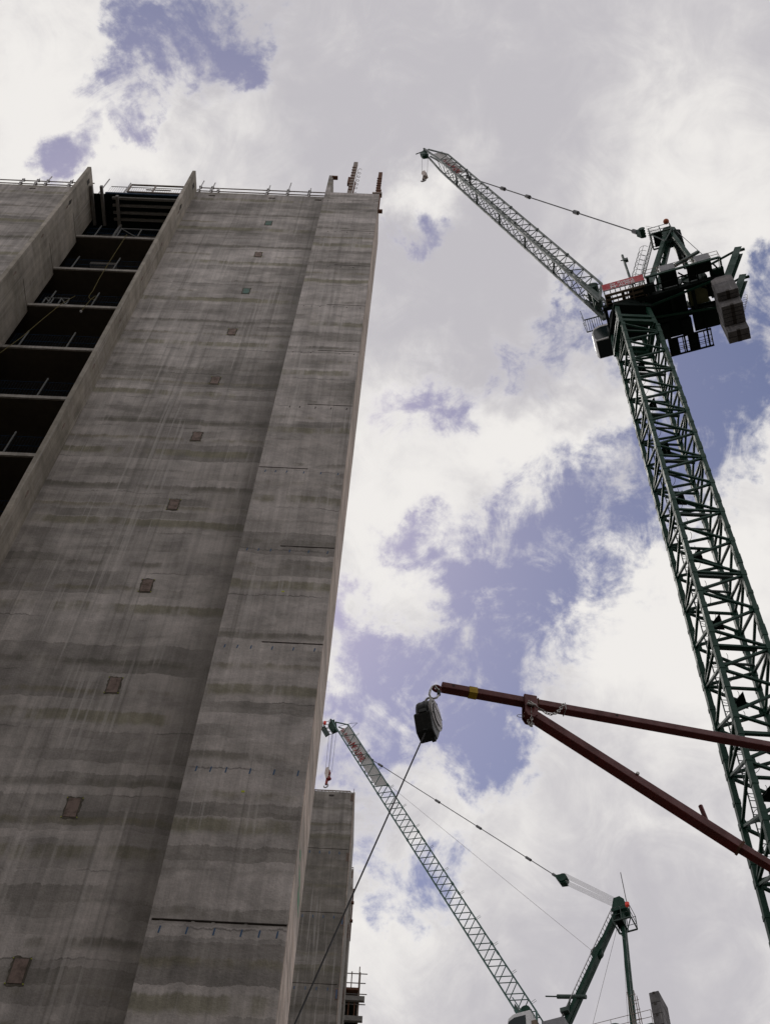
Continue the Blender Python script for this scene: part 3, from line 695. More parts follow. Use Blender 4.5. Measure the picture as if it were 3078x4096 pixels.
# ------------------------------------------------------------------ luffing tower cranes
SH = 4.81
def crane(P):
    ax, ay = P['axis']; th = P['th']; D = P['deck']
    c = Vector((math.cos(th), math.sin(th), 0)); bv = Vector((-math.sin(th), math.cos(th), 0))
    def L(a, b, z): return Vector((ax, ay, 0)) + c*a + bv*b + Vector((0,0,z))
    def lbox(mb, a0, a1, b0, b1, z0, z1):
        return mb.hexa([L(a0,b0,z0),L(a1,b0,z0),L(a1,b1,z0),L(a0,b1,z0),L(a0,b0,z1),L(a1,b0,z1),L(a1,b1,z1),L(a0,b1,z1)])
    root = thing('tower_crane', (ax, ay, GZ), P['label'], 'crane', 'green luffing tower cranes')
    G = M['green']
    # ---- mast: one section with its legs, ladder and landing, then copied
    def section(z0):
        lac = MB()
        S4 = [(-1,-1),(1,-1),(1,1),(-1,1)]
        for f in range(4):
            x0, y0 = S4[f]; x1, y1 = S4[(f+1) % 4]
            A = Vector((ax+x0, ay+y0, 0)); B = Vector((ax+x1, ay+y1, 0))
            if f in (1, 3): A, B = B, A
            zs = [(0,.06),(1,1.36),(1,1.48),(0,2.38),(0,2.52),(1,3.70),(1,3.86),(0,4.74)]
            for i in (0, 2, 4, 6):
                p = (A, B)[zs[i][0]] + Vector((0,0,z0+zs[i][1])); q = (A, B)[zs[i+1][0]] + Vector((0,0,z0+zs[i+1][1]))
                lac.beam(p, q, .105, .09)
            lac.beam(A + Vector((0,0,z0+3.78)), B + Vector((0,0,z0+3.78)), .10, .10)
            # gusset plates at the nodes
            d = (B-A).normalized()
            for zz, E, sg in ((1.42,B,-1),(3.78,B,-1),(2.45,A,1)):
                o_ = E + d*sg*.16
                lac.beam(o_ + Vector((0,0,z0+zz-.13)), o_ + Vector((0,0,z0+zz+.13)), .02 if abs(d.x) < .5 else .2, .2 if abs(d.x) < .5 else .02)
        sec = lac.build('mast_section', G, root)
        for x, y in S4:
            lg = MB(); w = .20
            lg.box(ax+x-w/2, ax+x+w/2, ay+y-w/2, ay+y+w/2, z0, z0+SH-.002)
            e = .016
            for zz, hh in ((.0,.34),(1.28,.30),(2.35,.22),(3.62,.34),(SH-.34,.335)):
                lg.box(ax+x-w/2-e, ax+x+w/2+e, ay+y-w/2-e, ay+y+w/2+e, z0+zz+.003, z0+zz+hh)
            lg.build('leg', G, sec)
        ld = MB(); lx, ly = ax-.55, ay+.45
        for dx in (-.2,.2): ld.beam((lx+dx,ly,z0),(lx+dx,ly,z0+SH), .04, .03)
        z = z0+.15
        while z < z0+SH: ld.beam((lx-.2,ly,z),(lx+.2,ly,z), .022); z += .32
        ld.build('ladder', M['lace1'], sec)
        hp = MB()
        for zz in (1.1, 2.2, 3.3, 4.4):
            hp.tube([(lx+.34*math.sin(t_*math.pi/8)*1.0, ly-.36+.36*math.cos(t_*math.pi/8), z0+zz) for t_ in range(-6,7)], .011, 5)
        hp.build('ladder_hoop', M['lace1'], sec)
        la = MB()
        la.prism([(ax-.35,ay+.9,z0+2.50),(ax+.35,ay+.9,z0+2.50),(ax+.0,ay+.1,z0+2.50)], (0,0,.03))
        la.build('landing', M['deck'], sec)
        la = MB(); la.beam((ax-.9,ay-.2,z0-.12),(ax+.9,ay-.2,z0-.12), .14, .12); la.build('landing_beam', M['lace1'], sec)
        la = MB(); la.beam((ax-.9,ay+.55,z0-.12),(ax+.9,ay+.55,z0-.12), .08); la.build('landing_beam', M['lace1'], sec)
        return sec
    zj = P['joint']; k = 0
    first = section(zj)
    lean = P['lean']; first.rotation_euler = (0, lean, 0); first.location = (-(zj-GZ)*math.sin(lean), 0, (zj-GZ)*(1-math.cos(lean)))
    def copy_sec(dz):
        s_ = first.copy(); COL.objects.link(s_); s_.parent = root; s_.location = Vector(first.location) + Vector((dz*math.sin(lean), 0, dz*math.cos(lean)))
        for ch in list(first.children):
            q = ch.copy(); COL.objects.link(q); q.parent = s_
    for k in range(1, P['up']+1): copy_sec(SH*k)
    for k in range(1, P['down']+1): copy_sec(-SH*k)
    ztop = zj + SH*(P['up']+1)
    ft = MB(); ft.box(ax-2.2, ax+2.2, ay-2.2, ay+2.2, GZ+.002, GZ+.7)
    for x in (-1,1):
        for y in (-1,1): ft.box(ax+x-.16, ax+x+.16, ay+y-.16, ay+y+.16, GZ+.7, max(zj - SH*P['down'], GZ+.75))
    ft.build('foundation', M['slab'], root)
    # adaptor under the slewing ring
    ad = MB()
    for x in (-1,1):
        for y in (-1,1): ad.beam((ax+x,ay+y,ztop),(ax+x*.92,ay+y*.92,D-1.25), .24, .24)
    for z in (ztop+.35, ztop+1.0): 
        for i, (a_, b_) in enumerate((((-1,-1),(1,-1)),((1,-1),(1,1)),((1,1),(-1,1)),((-1,1),(-1,-1)))):
            ad.beam((ax+a_[0],ay+a_[1],z),(ax+b_[0],ay+b_[1],z), .22, .30)
    ad.build('ring_adaptor', G, root)
    MB().box(ax-1.12, ax+1.12, ay-1.12, ay+1.12, D-1.3, D-.95).build('ring_plate', M['deck'], root)
    MB().tube([(ax,ay,D-.95),(ax,ay,D-.45)], 1.15, 28).build('slewing_ring', M['deck'], root, True)
    # ---- machinery deck
    aE = P['aE']
    dk = MB()
    for b in (-.85, .85): lbox(dk, -1.35, aE, b-.11, b+.11, D-.42, D)
    for a in (-1.2, .1, 1.4, 2.7, 4.0, aE-.1): lbox(dk, a-.09, a+.09, -.74, .74, D-.40, D-.02)
    for a in (1.6, 2.35, 3.25, 3.95, 4.45, 5.3): lbox(dk, a-.045, a+.045, -1.93, -.97, D-.14, D-.02)
    for a in (1.6, 3.0, 4.4, 5.6): lbox(dk, a-.05, a+.05, .97, 3.42, D-.16, D-.02)
    dk.build('deck_frame', M['deck'], root)
    pl = MB()
    lbox(pl, 2.36, 3.24, -1.95, -1.02, D+.001, D+.03); lbox(pl, 3.96, 5.34, -1.95, -1.30, D+.001, D+.03); lbox(pl, 3.96, 4.4, -1.29, -1.02, D+.001, D+.03)
    lbox(pl, 1.35, 3.55, -.62, 2.28, D+.001, D+.03); lbox(pl, 3.72, aE-.45, .62, 2.28, D+.001, D+.03); lbox(pl, -.3, .5, .2, 1.9, D+.001, D+.03)
    lbox(pl, aE-.44, aE+.1, .5, 1.9, D+.001, D+.03); lbox(pl, 3.72, 3.9, -.62, .60, D+.001, D+.03); lbox(pl, 4.7, aE-.45, -.62, .3, D+.001, D+.03)
    lbox(pl, 2.0, 2.55, 2.42, 3.45, D+.001, D+.03); lbox(pl, 3.22, 3.78, 2.42, 3.45, D+.001, D+.03)
    lbox(pl, 1.5, 1.68, -1.95, -1.0, D+.001, D+.03)
    pl.build('deck_plate', M['deck'], root)
    for q_ in (-.9, .9): MB().beam(L(.4,q_*.3,D-.62), L(aE-.4,q_,D-.48), .12, .10).build('deck_brace', G, root)
    for q_ in (-.9, 0., .95): MB().beam(L(-.9,q_,D-.5), L(1.3,q_+.35,D-.46), .08).build('deck_brace', G, root)
    lt_ = MB()
    for q_ in range(7): lt_.beam(L(-.7+.3*q_,-1.9,D-.12), L(-.55+.3*q_,-.1,D-.12), .05)
    lt_.beam(L(-.8,-1.0,D-.16), L(1.4,-1.0,D-.16), .07); lt_.build('grating', M['deck'], root)
    o = MB(); lbox(o, 3.75, 4.85, -.72, .55, D-.06, D-.045); o.build('hatch', M['hatch'], root)
    ed = MB(); lbox(ed, 1.45, aE, -2.05, -1.96, D-.10, D+.09); lbox(ed, aE, aE+.09, -2.0, .2, D-.10, D+.09); ed.build('edge_beam', G, root)
    ob_ = MB(); lbox(ob_, 2.0, 4.65, 3.46, 3.53, D-.08, D+.06); lbox(ob_, 2.0, 4.65, 2.34, 2.40, D-.08, D+.06)
    for a in (2.0, 2.55, 2.86, 3.2, 3.78, 4.15, 4.58): lbox(ob_, a, a+.06, 2.40, 3.46, D-.07, D+.05)
    for b in (2.75, 3.1): lbox(ob_, 2.55, 4.6, b, b+.02, D-.03, D+.01)
    ob_.build('walkway_frame', M['deck'], root)
    rl = MB()
    for z in (.55, 1.05):
        rl.tube([L(1.5,-2.0,D+z), L(aE+.05,-2.0,D+z), L(aE+.05,-.9,D+z)], .018, 6); rl.tube([L(2.0,3.5,D+z), L(4.65,3.5,D+z), L(4.65,2.4,D+z)], .018, 6)
    for a in (1.5, 2.3, 3.4, 4.4, 5.4, aE+.05): rl.tube([L(a,-2.0,D+.05), L(a,-2.0,D+1.05)], .018, 6)
    for a in (2.0, 2.9, 3.8, 4.65): rl.tube([L(a,3.5,D), L(a,3.5,D+1.05)], .018, 6)
    rl.build('railing', M['tubedark'], root)
    if P['board']:
      cb = MB(); lbox(cb, 2.42, 3.30, -2.06, -1.25, D+.10, D+.95); cb.build('cabinet', M['box'], root)
      cb = MB(); lbox(cb, 4.52, 5.36, -2.06, -1.25, D+.10, D+1.0); cb.build('cabinet', M['box'], root)
    en = MB(); lbox(en, .5, 2.0, -.9, .9, D+.05, D+P['eng']); en.build('engine_house', M['box'], root)
    wn = MB()
    for a, z in (((2.9,.75),(4.2,.8)) if P['board'] else ((5.2,.9),)):
        wn.tube([L(a,-.8,D+z), L(a,.8,D+z)], .5, 20)
        for b in (-.9,-.82,.74,.82): wn.tube([L(a,b,D+z), L(a,b+.05,D+z)], .68, 20)
    wn.build('winch', M['lace1'], root)
    # lower machinery under the deck, clutter seen through the openings
    for a0, a1, b0, b1, z0, z1 in ((1.2,1.9,-1.6,-1.1,-.35,.0),(1.7,2.2,1.1,2.1,-.45,0),(3.0,3.6,1.2,2.2,-.3,0),(5.0,5.4,-.6,.3,-.3,0),(-.9,-.3,1.0,1.5,-.3,.1)):
        cl = MB(); lbox(cl, a0, a1, b0, b1, D+z0, D+z1); cl.build('motor_box', M['deck'], root)
    for p_, q_ in (((1.4,-1.4,-.2),(3.9,-1.5,-.05)),((4.5,-.6,-.2),(5.9,.4,-.1)),((3.4,-1.7,.1),(3.9,-1.2,.1)),((5.45,-1.7,.05),(5.8,-1.1,.05))):
        MB().tube([L(p_[0],p_[1],D+p_[2]), L(q_[0],q_[1],D+q_[2])], .05, 6).build('pipe', M['deck'], root)
    # ---- access platform and name board on the near side
    if P['board']:
        pf = MB()
        for b in (-1.62,-1.32,-1.02,-.98): lbox(pf, -1.08, 1.36, b-.07, b+.07, D-.28, D-.20)
        for a in (-1.08,-.1,.55,1.28): lbox(pf, a, a+.08, -1.69, -.92, D-.34, D-.281)
        pf.build('access_platform', M['wood'], root)
        for a_, b_ in ((-1.0,-.72),(-.05,.10),(.35,1.26)):
            pf = MB(); lbox(pf, a_, b_, -1.60, -.95, D-.19, D-.17); pf.build('platform_plate', M['deck'], root)
        for p_, q_ in (((-1.05,-1.66,-.2),(-1.05,-1.66,1.2)),((1.36,-1.66,-.2),(1.36,-1.66,1.2))): MB().beam(L(p_[0],p_[1],D+p_[2]), L(q_[0],q_[1],D+q_[2]), .06).build('board_post', G, root)
        sb = MB(); lbox(sb, -1.08, 1.42, -1.74, -1.70, D+.30, D+1.24); sbo = sb.build('sign_board', M['red'], root)
        fr_ = MB(); lbox(fr_, -1.10, 1.44, -1.75, -1.695, D+.255, D+.297); fr_.build('sign_frame', M['tube'], sbo)
        text_mesh('Sir Robert', .44, 'lettering', M['signwhite'], sbo, L(-.60,-1.748,D+.80), c, (0,0,1), width=1.44, bold=.006)
        tm, w0 = text_mesh('M', .52, 'lettering', M['signwhite'], sbo, L(-.60,-1.748,D+.37), c, (0,0,1), width=.31, bold=.012)
        text_mesh('C', .29, 'lettering', M['signwhite'], sbo, L(-.26,-1.748,D+.52), c, (0,0,1), width=.13, bold=.008)
        text_mesh('ALPINE', .52, 'lettering', M['signwhite'], sbo, L(-.10,-1.748,D+.37), c, (0,0,1), width=.96, bold=.012)
    po = MB(); po.beam(L(.68,-1.5,D+.1), L(.70,-1.5,D+P['pole']), .12); po.beam(L(.5,-1.5,D+P['pole']-.8), L(.95,-1.5,D+P['pole']-.9), .05); lbox(po, .68, .95, -1.6, -1.4, D+P['pole']-1.1, D+P['pole']-.8)
    po.build('mast_pole', M['lace1'], root)
    # ---- cab
    cbb = P['cab_b']; z0 = D + P['cab_z']; s_ = 1 if cbb[1] > cbb[0] else -1
    b0, b1 = min(cbb), max(cbb); a0, a1 = P['cab_a']; hC = 2.1
    prof = [(a0+.14,0),(a1,0),(a1,hC),(a0+.55,hC),(a0+.18,hC-.25),(a0,hC*.55),(a0+.02,.3)]
    sh = MB(); sh.prism([L(a, b0, z0+z) for a, z in prof], bv*(b1-b0)); cabo = sh.build('cab', M['white'], root, bevel=.05)
    gl = MB()
    side = [(a0+.22,.14),(a1-.35,.22),(a1-.35,hC-.3),(a0+.60,hC-.3),(a0+.20,hC-.5),(a0+.10,hC*.55),(a0+.12,.40)]
    gl.prism([L(a, b0-.012, z0+z) for a, z in side], bv*.010); gl.prism([L(a, b1+.002, z0+z) for a, z in side], bv*.010)
    gl.build('window', M['glass'], cabo)
    gl = MB()
    gl.hexa([L(a0-.015,b0+.1,z0+hC*.55), L(a0-.015,b1-.1,z0+hC*.55), L(a0+.09,b1-.1,z0+.36), L(a0+.09,b0+.1,z0+.36), L(a0+.0,b0+.1,z0+hC*.55), L(a0+.0,b1-.1,z0+hC*.55), L(a0+.11,b1-.1,z0+.36), L(a0+.11,b0+.1,z0+.36)])
    lbox(gl, a0+.17, a1-.03, b0+.05, b1-.05, z0-.014, z0-.002)
    gl.build('window', M['glass'], cabo)
    bx = MB(); lbox(bx, a1+.002, a1+.35, b0+.05, b1-.02, z0-.25, z0+1.3); bx.build('rear_panel', M['wood'], cabo)
    br = MB(); br.beam(L(a1-.1,(b0+b1)/2,z0+hC), L(-.2,(b0+b1)/2,D-.1), .2); br.beam(L(a1+.2,b0+.3,z0+1.0), L(-.3,.85 if b0 > 0 else -.85,D-.2), .18); br.build('cab_bracket', G, root)
    # ---- A-frame
    aa, za = P['apex']; f0 = P['afoot']; bk = P['aback']
    fa = MB()
    for b in (-1, 1):
        fa.beam(L(f0,b*.75*P['asp'],D+.1), L(aa-.15,b*.38*P['asp'],za-.6), .26, .34, up=bv); fa.beam(L(bk,b*.9*P['asp'],D+.1), L(aa+.15,b*.42*P['asp'],za-.6), .22, .26, up=bv)
    for t_ in (.2,.4,.6,.8):
        p0 = L(f0+(aa-.15-f0)*t_, -(.75-.37*t_)*P['asp'], D+.1+(za-.7-D)*t_); p1 = L(f0+(aa-.15-f0)*t_, (.75-.37*t_)*P['asp'], D+.1+(za-.7-D)*t_); fa.beam(p0, p1, .12)
        if t_ < .8:
            t2_ = t_+.2; fa.beam(p0, L(f0+(aa-.15-f0)*t2_, (.75-.37*t2_)*P['asp'], D+.1+(za-.7-D)*t2_), .08)
    fa.build('a_frame', G, root)
    hd = MB()
    for b in (-.5,-.17,.17,.5): hd.prism([L(aa-.55,b,za-.9), L(aa+.55,b,za-.9), L(aa+.5,b,za-.1), L(aa+.2,b,za+.25), L(aa-.25,b,za+.2)], bv*.05)
    for k_ in range(5): hd.tube([L(aa,-.42+k_*.2,za-.05), L(aa,-.32+k_*.2,za-.05)], .38 if P['gear'] else .30, 18)
    hd.build('sheave_head', G, root)
    if P['gear']:
        gr_ = MB()
        for k_ in range(8): gr_.tube([L(aa+.45-.02*k_, -.5+.05*k_, za-.9-.42*k_), L(aa+.45-.02*k_, .1+.05*k_, za-.9-.42*k_)], .30, 12)
        for b in (-.45,.35): gr_.beam(L(aa+.45,b,za-.6), L(aa+.25,b+.3,za-4.6), .16)
        gr_.build('reeving_block', M['deck'], root)
        sy = MB()
        sy.tube([L(aa+.5,-.5,za-1.0), L(5.3,-1.7,D+.9)], .022, 6); sy.tube([L(aa+.35,-.2,za-4.3), L(4.9,-1.6,D+.6)], .022, 6); sy.tube([L(aa+.2,-.4,za-5), L(3.9,-1.7,D+.3)], .014, 6)
        sy.build('stay_rope', M['rope'], root)
        dv = MB(); dv.beam(L(3.15,-1.75,D+1.0), L(5.0,-1.75,D+2.25), .16, .20); dv.build('service_derrick', M['lace1'], root)
    # ladder up the front leg
    off = P['lad']
    la = MB()
    A0 = Vector(L(f0+off,-.1*P['ls'],D+.2)); A1 = Vector(L(aa-.4+off,-.1*P['ls'],za-.9))
    for b in (-.22,.22): la.beam(A0+bv*b, A1+bv*b, .05, .04)
    n = int((A1-A0).length/.32)
    for i in range(n): p = A0 + (A1-A0)*(i+.5)/n; la.beam(p-bv*.22, p+bv*.22, .03)
    la.build('ladder', M['tube'] if not P['gear'] else M['lace1'], root)
    if P['gear']:
        hp = MB(); nrm = (A1-A0).normalized().cross(bv).normalized()
        if nrm.dot(c) > 0: nrm = -nrm
        for i in range(11):
            p = A0 + (A1-A0)*(.15+.075*i)
            hp.tube([p + bv*.36*math.sin(t_*math.pi/8) + nrm*(.36+.36*-math.cos(t_*math.pi/8)) for t_ in range(2,15)], .014, 5)
        for t_ in (4,8,12): hp.tube([A0+(A1-A0)*.15 + bv*.36*math.sin(t_*math.pi/8) + nrm*(.36-.36*math.cos(t_*math.pi/8)), A0+(A1-A0)*.9 + bv*.36*math.sin(t_*math.pi/8) + nrm*(.36-.36*math.cos(t_*math.pi/8))], .014, 5)
        hp.build('ladder_cage', M['lace1'], root)
    # apex platform with rails
    pa0, pa1, pb0, pb1, pz = P['plat']
    pm = MB()
    for b in (pb0, pb1):
        pm.beam(L(pa0,b,pz), L(pa1,b,pz), .09)
        for z in (.5, 1.1): pm.tube([L(pa0,b,pz+z), L(pa1,b,pz+z)], .022, 6)
    for a in (pa0, (pa0+pa1)/2, pa1):
        pm.beam(L(a,pb0,pz), L(a,pb1,pz), .08)
        for b in (pb0, pb1): pm.beam(L(a,b,pz), L(a,b,pz+1.1), .05)
    for a in (pa0, pa1):
        for z in (.5, 1.1): pm.tube([L(a,pb0,pz+z), L(a,pb1,pz+z)], .022, 6)
    pm.beam(L(pa0,pb0,pz), L((pa0+pa1)/2,pb0,pz-1.8), .06); pm.beam(L(pa1,pb0,pz), L((pa0+pa1)/2,pb0,pz-1.8), .06)
    pmo = pm.build('apex_platform', M['lace1'], root)
    o = MB(); lbox(o, pa0+.15, pa0+(pa1-pa0)*.52, pb0+.06, pb1-.1, pz+.05, pz+.09); o.build('grating', M['deck'], pmo)
    if P['gear']: MB().ball(L(pa1-.12,pb0+.05,pz+1.62), .20, 18).build('warning_lamp', M['orange'], root, True)
    else:
        MB().tube([L(pa1-.1,pb0-.02,pz+.95), L(pa1-.1,pb0-.02,pz+1.2)], .15, 12).build('warning_lamp', M['lamp'], root, True)
        MB().tube([L(pa1-.12,pb0,pz+1.1), L(pa1-.22,pb0,pz+4.0)], .03, 6).build('antenna', M['rope'], root)
    # ---- counterweight: stepped packs of hanging concrete plates
    cwo = MB(); ca0, ca1, cb0, steps = P['cw']
    lbox(cwo, ca0+.2, ca1-.2, cb0, cb0+2.6, D-.02, D+.2); cwo_o = cwo.build('ballast_hanger', G, root)
    if P['gear']:
        b = cb0
        for n_, t_, zt, zb in steps:
            for i in range(n_):
                pr = [(ca0,zb+.0),(ca1,zb+.0),(ca1,zt-.15),(ca1-.2,zt),(ca0+.35,zt),(ca0,zt-.3)]
                q = MB(); q.prism([L(a,b+.012,D+z) for a, z in pr], bv*(t_-.03))
                nt_ = (ca0+ca1)/2
                qo = q.build('ballast_plate', M['block'], cwo_o, bevel=.02)
                q = MB(); lbox(q, nt_-.10, nt_+.10, b+.010, b+t_-.016, D+zb-.006, D+zb+.16); q.build('lifting_notch', M['pocket'], cwo_o)
                b += t_
    else:
        for i in range(5):
            zb = D - 1.25 + i*.81; nt_ = (ca0+ca1)/2
            q = MB(); lbox(q, ca0, ca1, cb0, cb0+1.9, zb+.012, zb+.80); q.build('ballast_plate', M['block'], cwo_o, bevel=.03)
            q = MB(); lbox(q, nt_-.10, nt_+.06, cb0-.004, cb0+.05, zb+.62, zb+.802); lbox(q, nt_-.10, nt_+.06, cb0+.051, cb0+1.8, zb+.802, zb+.81); q.build('lifting_notch', M['pocket'], cwo_o)
    if P['arms']:
        for b in (-.92,.92):
            am = MB(); am.beam(L(7.40,b,D+2.75), L(6.05,b,D-.9), .50, .03, up=c)
            for q_ in (-.24,.24): am.beam(L(7.40,b,D+2.75)+bv*q_, L(6.05,b,D-.9)+bv*q_, .03, .42, up=c)
            am.build('ballast_arm', G, root)
            tb = MB(); tb.tube([L(3.6,b,D+.7), L(7.25,b,D+2.85)], .075, 8); tb.beam(L(7.1,b,D+2.7), L(7.75,b,D+2.75), .14); tb.build('tie_bar', G, root)
        hl = MB()
        for i in range(7): hl.tube([L(7.0-.1*i,1.25,D+1.0-.32*i), L(7.2-.1*i,1.25,D+1.0-.32*i), L(7.2-.1*i,1.55,D+1.0-.32*i), L(7.0-.1*i,1.55,D+1.0-.32*i)], .014, 5)
        hl.build('step_iron', M['tubedark'], root)
    # ---- jib
    fA, fZ = P['jF']; tA, tZ = P['jT']; JL = math.hypot(tA-fA, tZ-fZ); ua, uz = (tA-fA)/JL, (tZ-fZ)/JL; na, nz = uz, -ua
    w, h = P['jw'], P['jh']
    def J(s, n_, b): return L(fA+ua*s+na*n_, b, fZ+uz*s+nz*n_)
    s1, s2 = 2.3, JL - P['nose']
    def ww(s): return w/2*(1 - .55*max(0, (s-s2)/(JL-s2)))
    ch = MB(); cr = P['chord']
    for sg in (-1, 1):
        ch.beam(J(0,0,sg*w/2), J(s2,0,sg*w/2), cr, cr, up=bv); ch.beam(J(s2,0,sg*w/2), J(JL,.05,sg*ww(JL)), cr, cr, up=bv)
        ch.beam(J(s1,h,sg*w/2), J(s2,h,sg*w/2), cr*.85, cr*.85, up=bv)
        ch.beam(J(s2,h,sg*w/2), J(JL-.8,.25,sg*ww(JL-.8)), cr*.8, cr*.8, up=bv); ch.beam(J(0,0,sg*w/2), J(s1,h,sg*w/2), cr, cr, up=bv)
    jo = ch.build('jib', P['jmat'], root)
    lc = MB(); np_ = int(round((s2-s1)/P['pitch'])); dp = (s2-s1)/np_; lr = P['lace']
    for i in range(np_):
        sa_, sm, sb_ = s1+i*dp, s1+(i+.5)*dp, s1+(i+1)*dp
        for sg in (-1, 1):
            f_ = P['phs'] if sg > 0 else 0.
            if f_ and i == np_-1: continue
            lc.beam(J(sa_+f_,h,sg*w/2), J(sm+f_,0,sg*w/2), lr); lc.beam(J(sm+f_,0,sg*w/2), J(sb_+f_,h,sg*w/2), lr)
        for n_ in (0, h):
            o_ = .5*dp if n_ == 0 else 0
            lc.beam(J(sa_+o_,n_,-w/2), J(sb_+o_,n_,w/2) if i % 2 == 0 else J(sb_+o_,n_,w/2), lr*.8)
            if n_ == 0: lc.beam(J(sa_+o_,n_,w/2), J(sb_+o_,n_,-w/2), lr*.8)
    lc.build('lacing', P['lmat'], jo)
    kk = max(4, np_//5)
    for i in range(kk, np_-2, kk):
        s = s1 + i*dp; sp = MB()
        sp.beam(J(s-.1,.0,-w/2), J(s+1.0,.0,w/2), lr*3, lr*1.5); sp.build('splice', P['lmat'], jo)
        for sg in (-1, 1):
            sp = MB(); sp.beam(J(s-.12,h,sg*w/2), J(s+.12,h,sg*w/2), cr*1.4); sp.build('splice_collar', P['lmat'], jo)
    pr = MB(); s = 4.
    while s < s2:
        for d_ in (0,.16): pr.tube([J(s+d_,h,w/2), J(s+d_,h+.42,w/2)], .016, 5)
        s += 3.1
    pr.build('rope_guide', P['lmat'], jo)
    # walkway inside the lower end and the basket at the heel
    wk = MB()
    for i in range(9): wk.beam(J(.4+i*.3,.12,-w*.4), J(.4+i*.3,.12,w*.4), .05)
    wk.beam(J(.2,.35,-w*.42), J(4.5,.3,-w*.42), .07); wk.beam(J(.2,.35,w*.42), J(4.5,.3,w*.42), .07); wk.beam(J(1.0,.1,0), J(3.2,.8,0), .3, .22)
    wk.build('heel_frame', P['lmat'], jo)
    for sg in (-1, 1):
        hp_ = MB(); hp_.prism([J(-.1,-.12,sg*w*.5-.02), J(3.4,-.10,sg*w*.5-.02), J(3.9,.22,sg*w*.5-.02), J(1.6,.34,sg*w*.5-.02), J(-.1,.25,sg*w*.5-.02)], bv*.04); hp_.build('heel_plate', M['lace1'], jo)
    hp_ = MB(); hp_.tube([J(3.0,.55,-.5), J(3.0,.55,.5)], .38, 14); hp_.build('heel_sheave', M['green'], jo)
    hp_ = MB(); hp_.tube([J(1.6,.3,-.45), J(1.6,.3,.45)], .30, 14); hp_.build('heel_sheave', M['green'], jo)
    bs = MB(); zb_ = fZ + P['bask']
    for i in range(8): bs.beam(L(fA-1.15+i*.14,w/2+.1,zb_), L(fA-1.15+i*.14,w/2+.95,zb_), .035)
    for b_ in (w/2+.1, w/2+.95): bs.beam(L(fA-1.2,b_,zb_), L(fA-.1,b_,zb_), .06)
    for a_, b_ in ((fA-1.2,w/2+.1),(fA-1.2,w/2+.5),(fA-1.2,w/2+.95),(fA-.1,w/2+.95),(fA-.65,w/2+.95)): bs.tube([L(a_,b_,zb_), L(a_-.1,b_,zb_+1.5)], .02, 5)
    bs.build('service_basket', M['lace1'], root)
    # head of the jib
    hd = MB()
    for sg in (-.2,.2): hd.prism([J(JL-1.6,-.1,sg), J(JL-1.2,-.55,sg), J(JL-.4,-.55,sg), J(JL+.1,-.05,sg), J(JL-.1,.3,sg)], bv*.04)
    for s_, n_ in ((JL-.6,-.3),(JL-1.3,-.3)): hd.tube([J(s_,n_,-.16), J(s_,n_,.16)], .30, 16)
    hd.beam(J(JL,0,-.4), J(JL,0,.4), .12); hd.build('jib_head', M['green'], root)
    hb = MB(); q0 = JL - .1
    if P['gear']:
        hb.beam(J(JL-.2,0,0), J(JL+.55,.02,0), .09); hb.tube([L(tA-.9,0,tZ+.2), L(tA+.1,0,tZ+.5)], .05, 6); hb.ball(L(tA-.02,0,tZ+.75), .12)
    else:
        for s_ in (-.85,-.1):
            for b_ in (-.4,.5): hb.tube([L(tA+s_,b_,tZ-1.2-s_*.2), L(tA+s_,b_,tZ-.1-s_*.2)], .028, 5)
        for z_ in (-.6,-.15,.3):
            for b_ in (-.4,.5): hb.tube([L(tA-.9,b_,tZ+z_-.35), L(tA,b_,tZ+z_-.55)], .028, 5)
            hb.tube([L(tA-.9,-.4,tZ+z_-.35), L(tA-.9,.5,tZ+z_-.35)], .028, 5)
        hb.beam(L(tA-1.0,.0,tZ-.3), L(tA-.35,.0,tZ-1.75), .14, .5)
    hb.build('head_basket', M['lace1'], root)
    if not P['gear']:
        MB().tube([L(tA-.55,-.45,tZ-.45), L(tA-.55,-.45,tZ-.2)], .14, 12).build('warning_lamp', M['lamp'], root, True)
        bh = MB(); bh.tube([J(JL-1.2,.3,0), J(JL-1.9,1.45,0), J(s2+.3,h+.8,0), J(s2+.1,h,0)], .022, 5); bh.build('rope_guard', P['lmat'], jo)
    # ---- banner in the upper jib
    sA, sB = P['ban']
    nb0, nb1 = .10, h-.05
    bn = MB(); yb = -w/2 + .16
    bn.prism([J(sA,nb0,yb), J(sA-.2,nb1,yb), J(sB-.4,nb1,yb), J(sB+.5,nb0+.12,yb)], bv*.03); bno = bn.build('banner', M['canvas'], root)
    X_ = tuple(L(-ua,0,-uz) - L(0,0,0)); Y_ = tuple(L(na,0,nz) - L(0,0,0))
    t0 = P['txt']; fs = P['fs']; yo = yb - .008; q = MB()
    o_, w1 = text_mesh('Sir Robert', fs*.78, 'lettering', M['redtext'], bno, J(t0, nb0+.16, yo), X_, Y_, width=P['tw'][0], bold=.004)
    s_ = t0 - P['tw'][0] - P['tw'][2]
    o_, w2 = text_mesh('M', fs*1.15, 'lettering', M['redtext'], bno, J(s_, nb0+.14, yo), X_, Y_, width=P['tw'][1]*.21, bold=.02)
    o_, w3 = text_mesh('C', fs*.62, 'lettering', M['redtext'], bno, J(s_-P['tw'][1]*.225, nb0+.14+fs*.36, yo), X_, Y_, width=P['tw'][1]*.085, bold=.014)
    o_, w4 = text_mesh('ALPINE', fs*1.15, 'lettering', M['redtext'], bno, J(s_-P['tw'][1]*.33, nb0+.14, yo), X_, Y_, width=P['tw'][1]*.67, bold=.02)
    # ---- pendants
    pA, pZ = P['pend']; kA, kZ = P['pblock']
    sP = s2 - P['psx']; p0 = J(sP, h, 0); p1 = L(kA, 0, kZ)
    pn = MB(); pn.tube([p0, p1], P['pr'], 6)
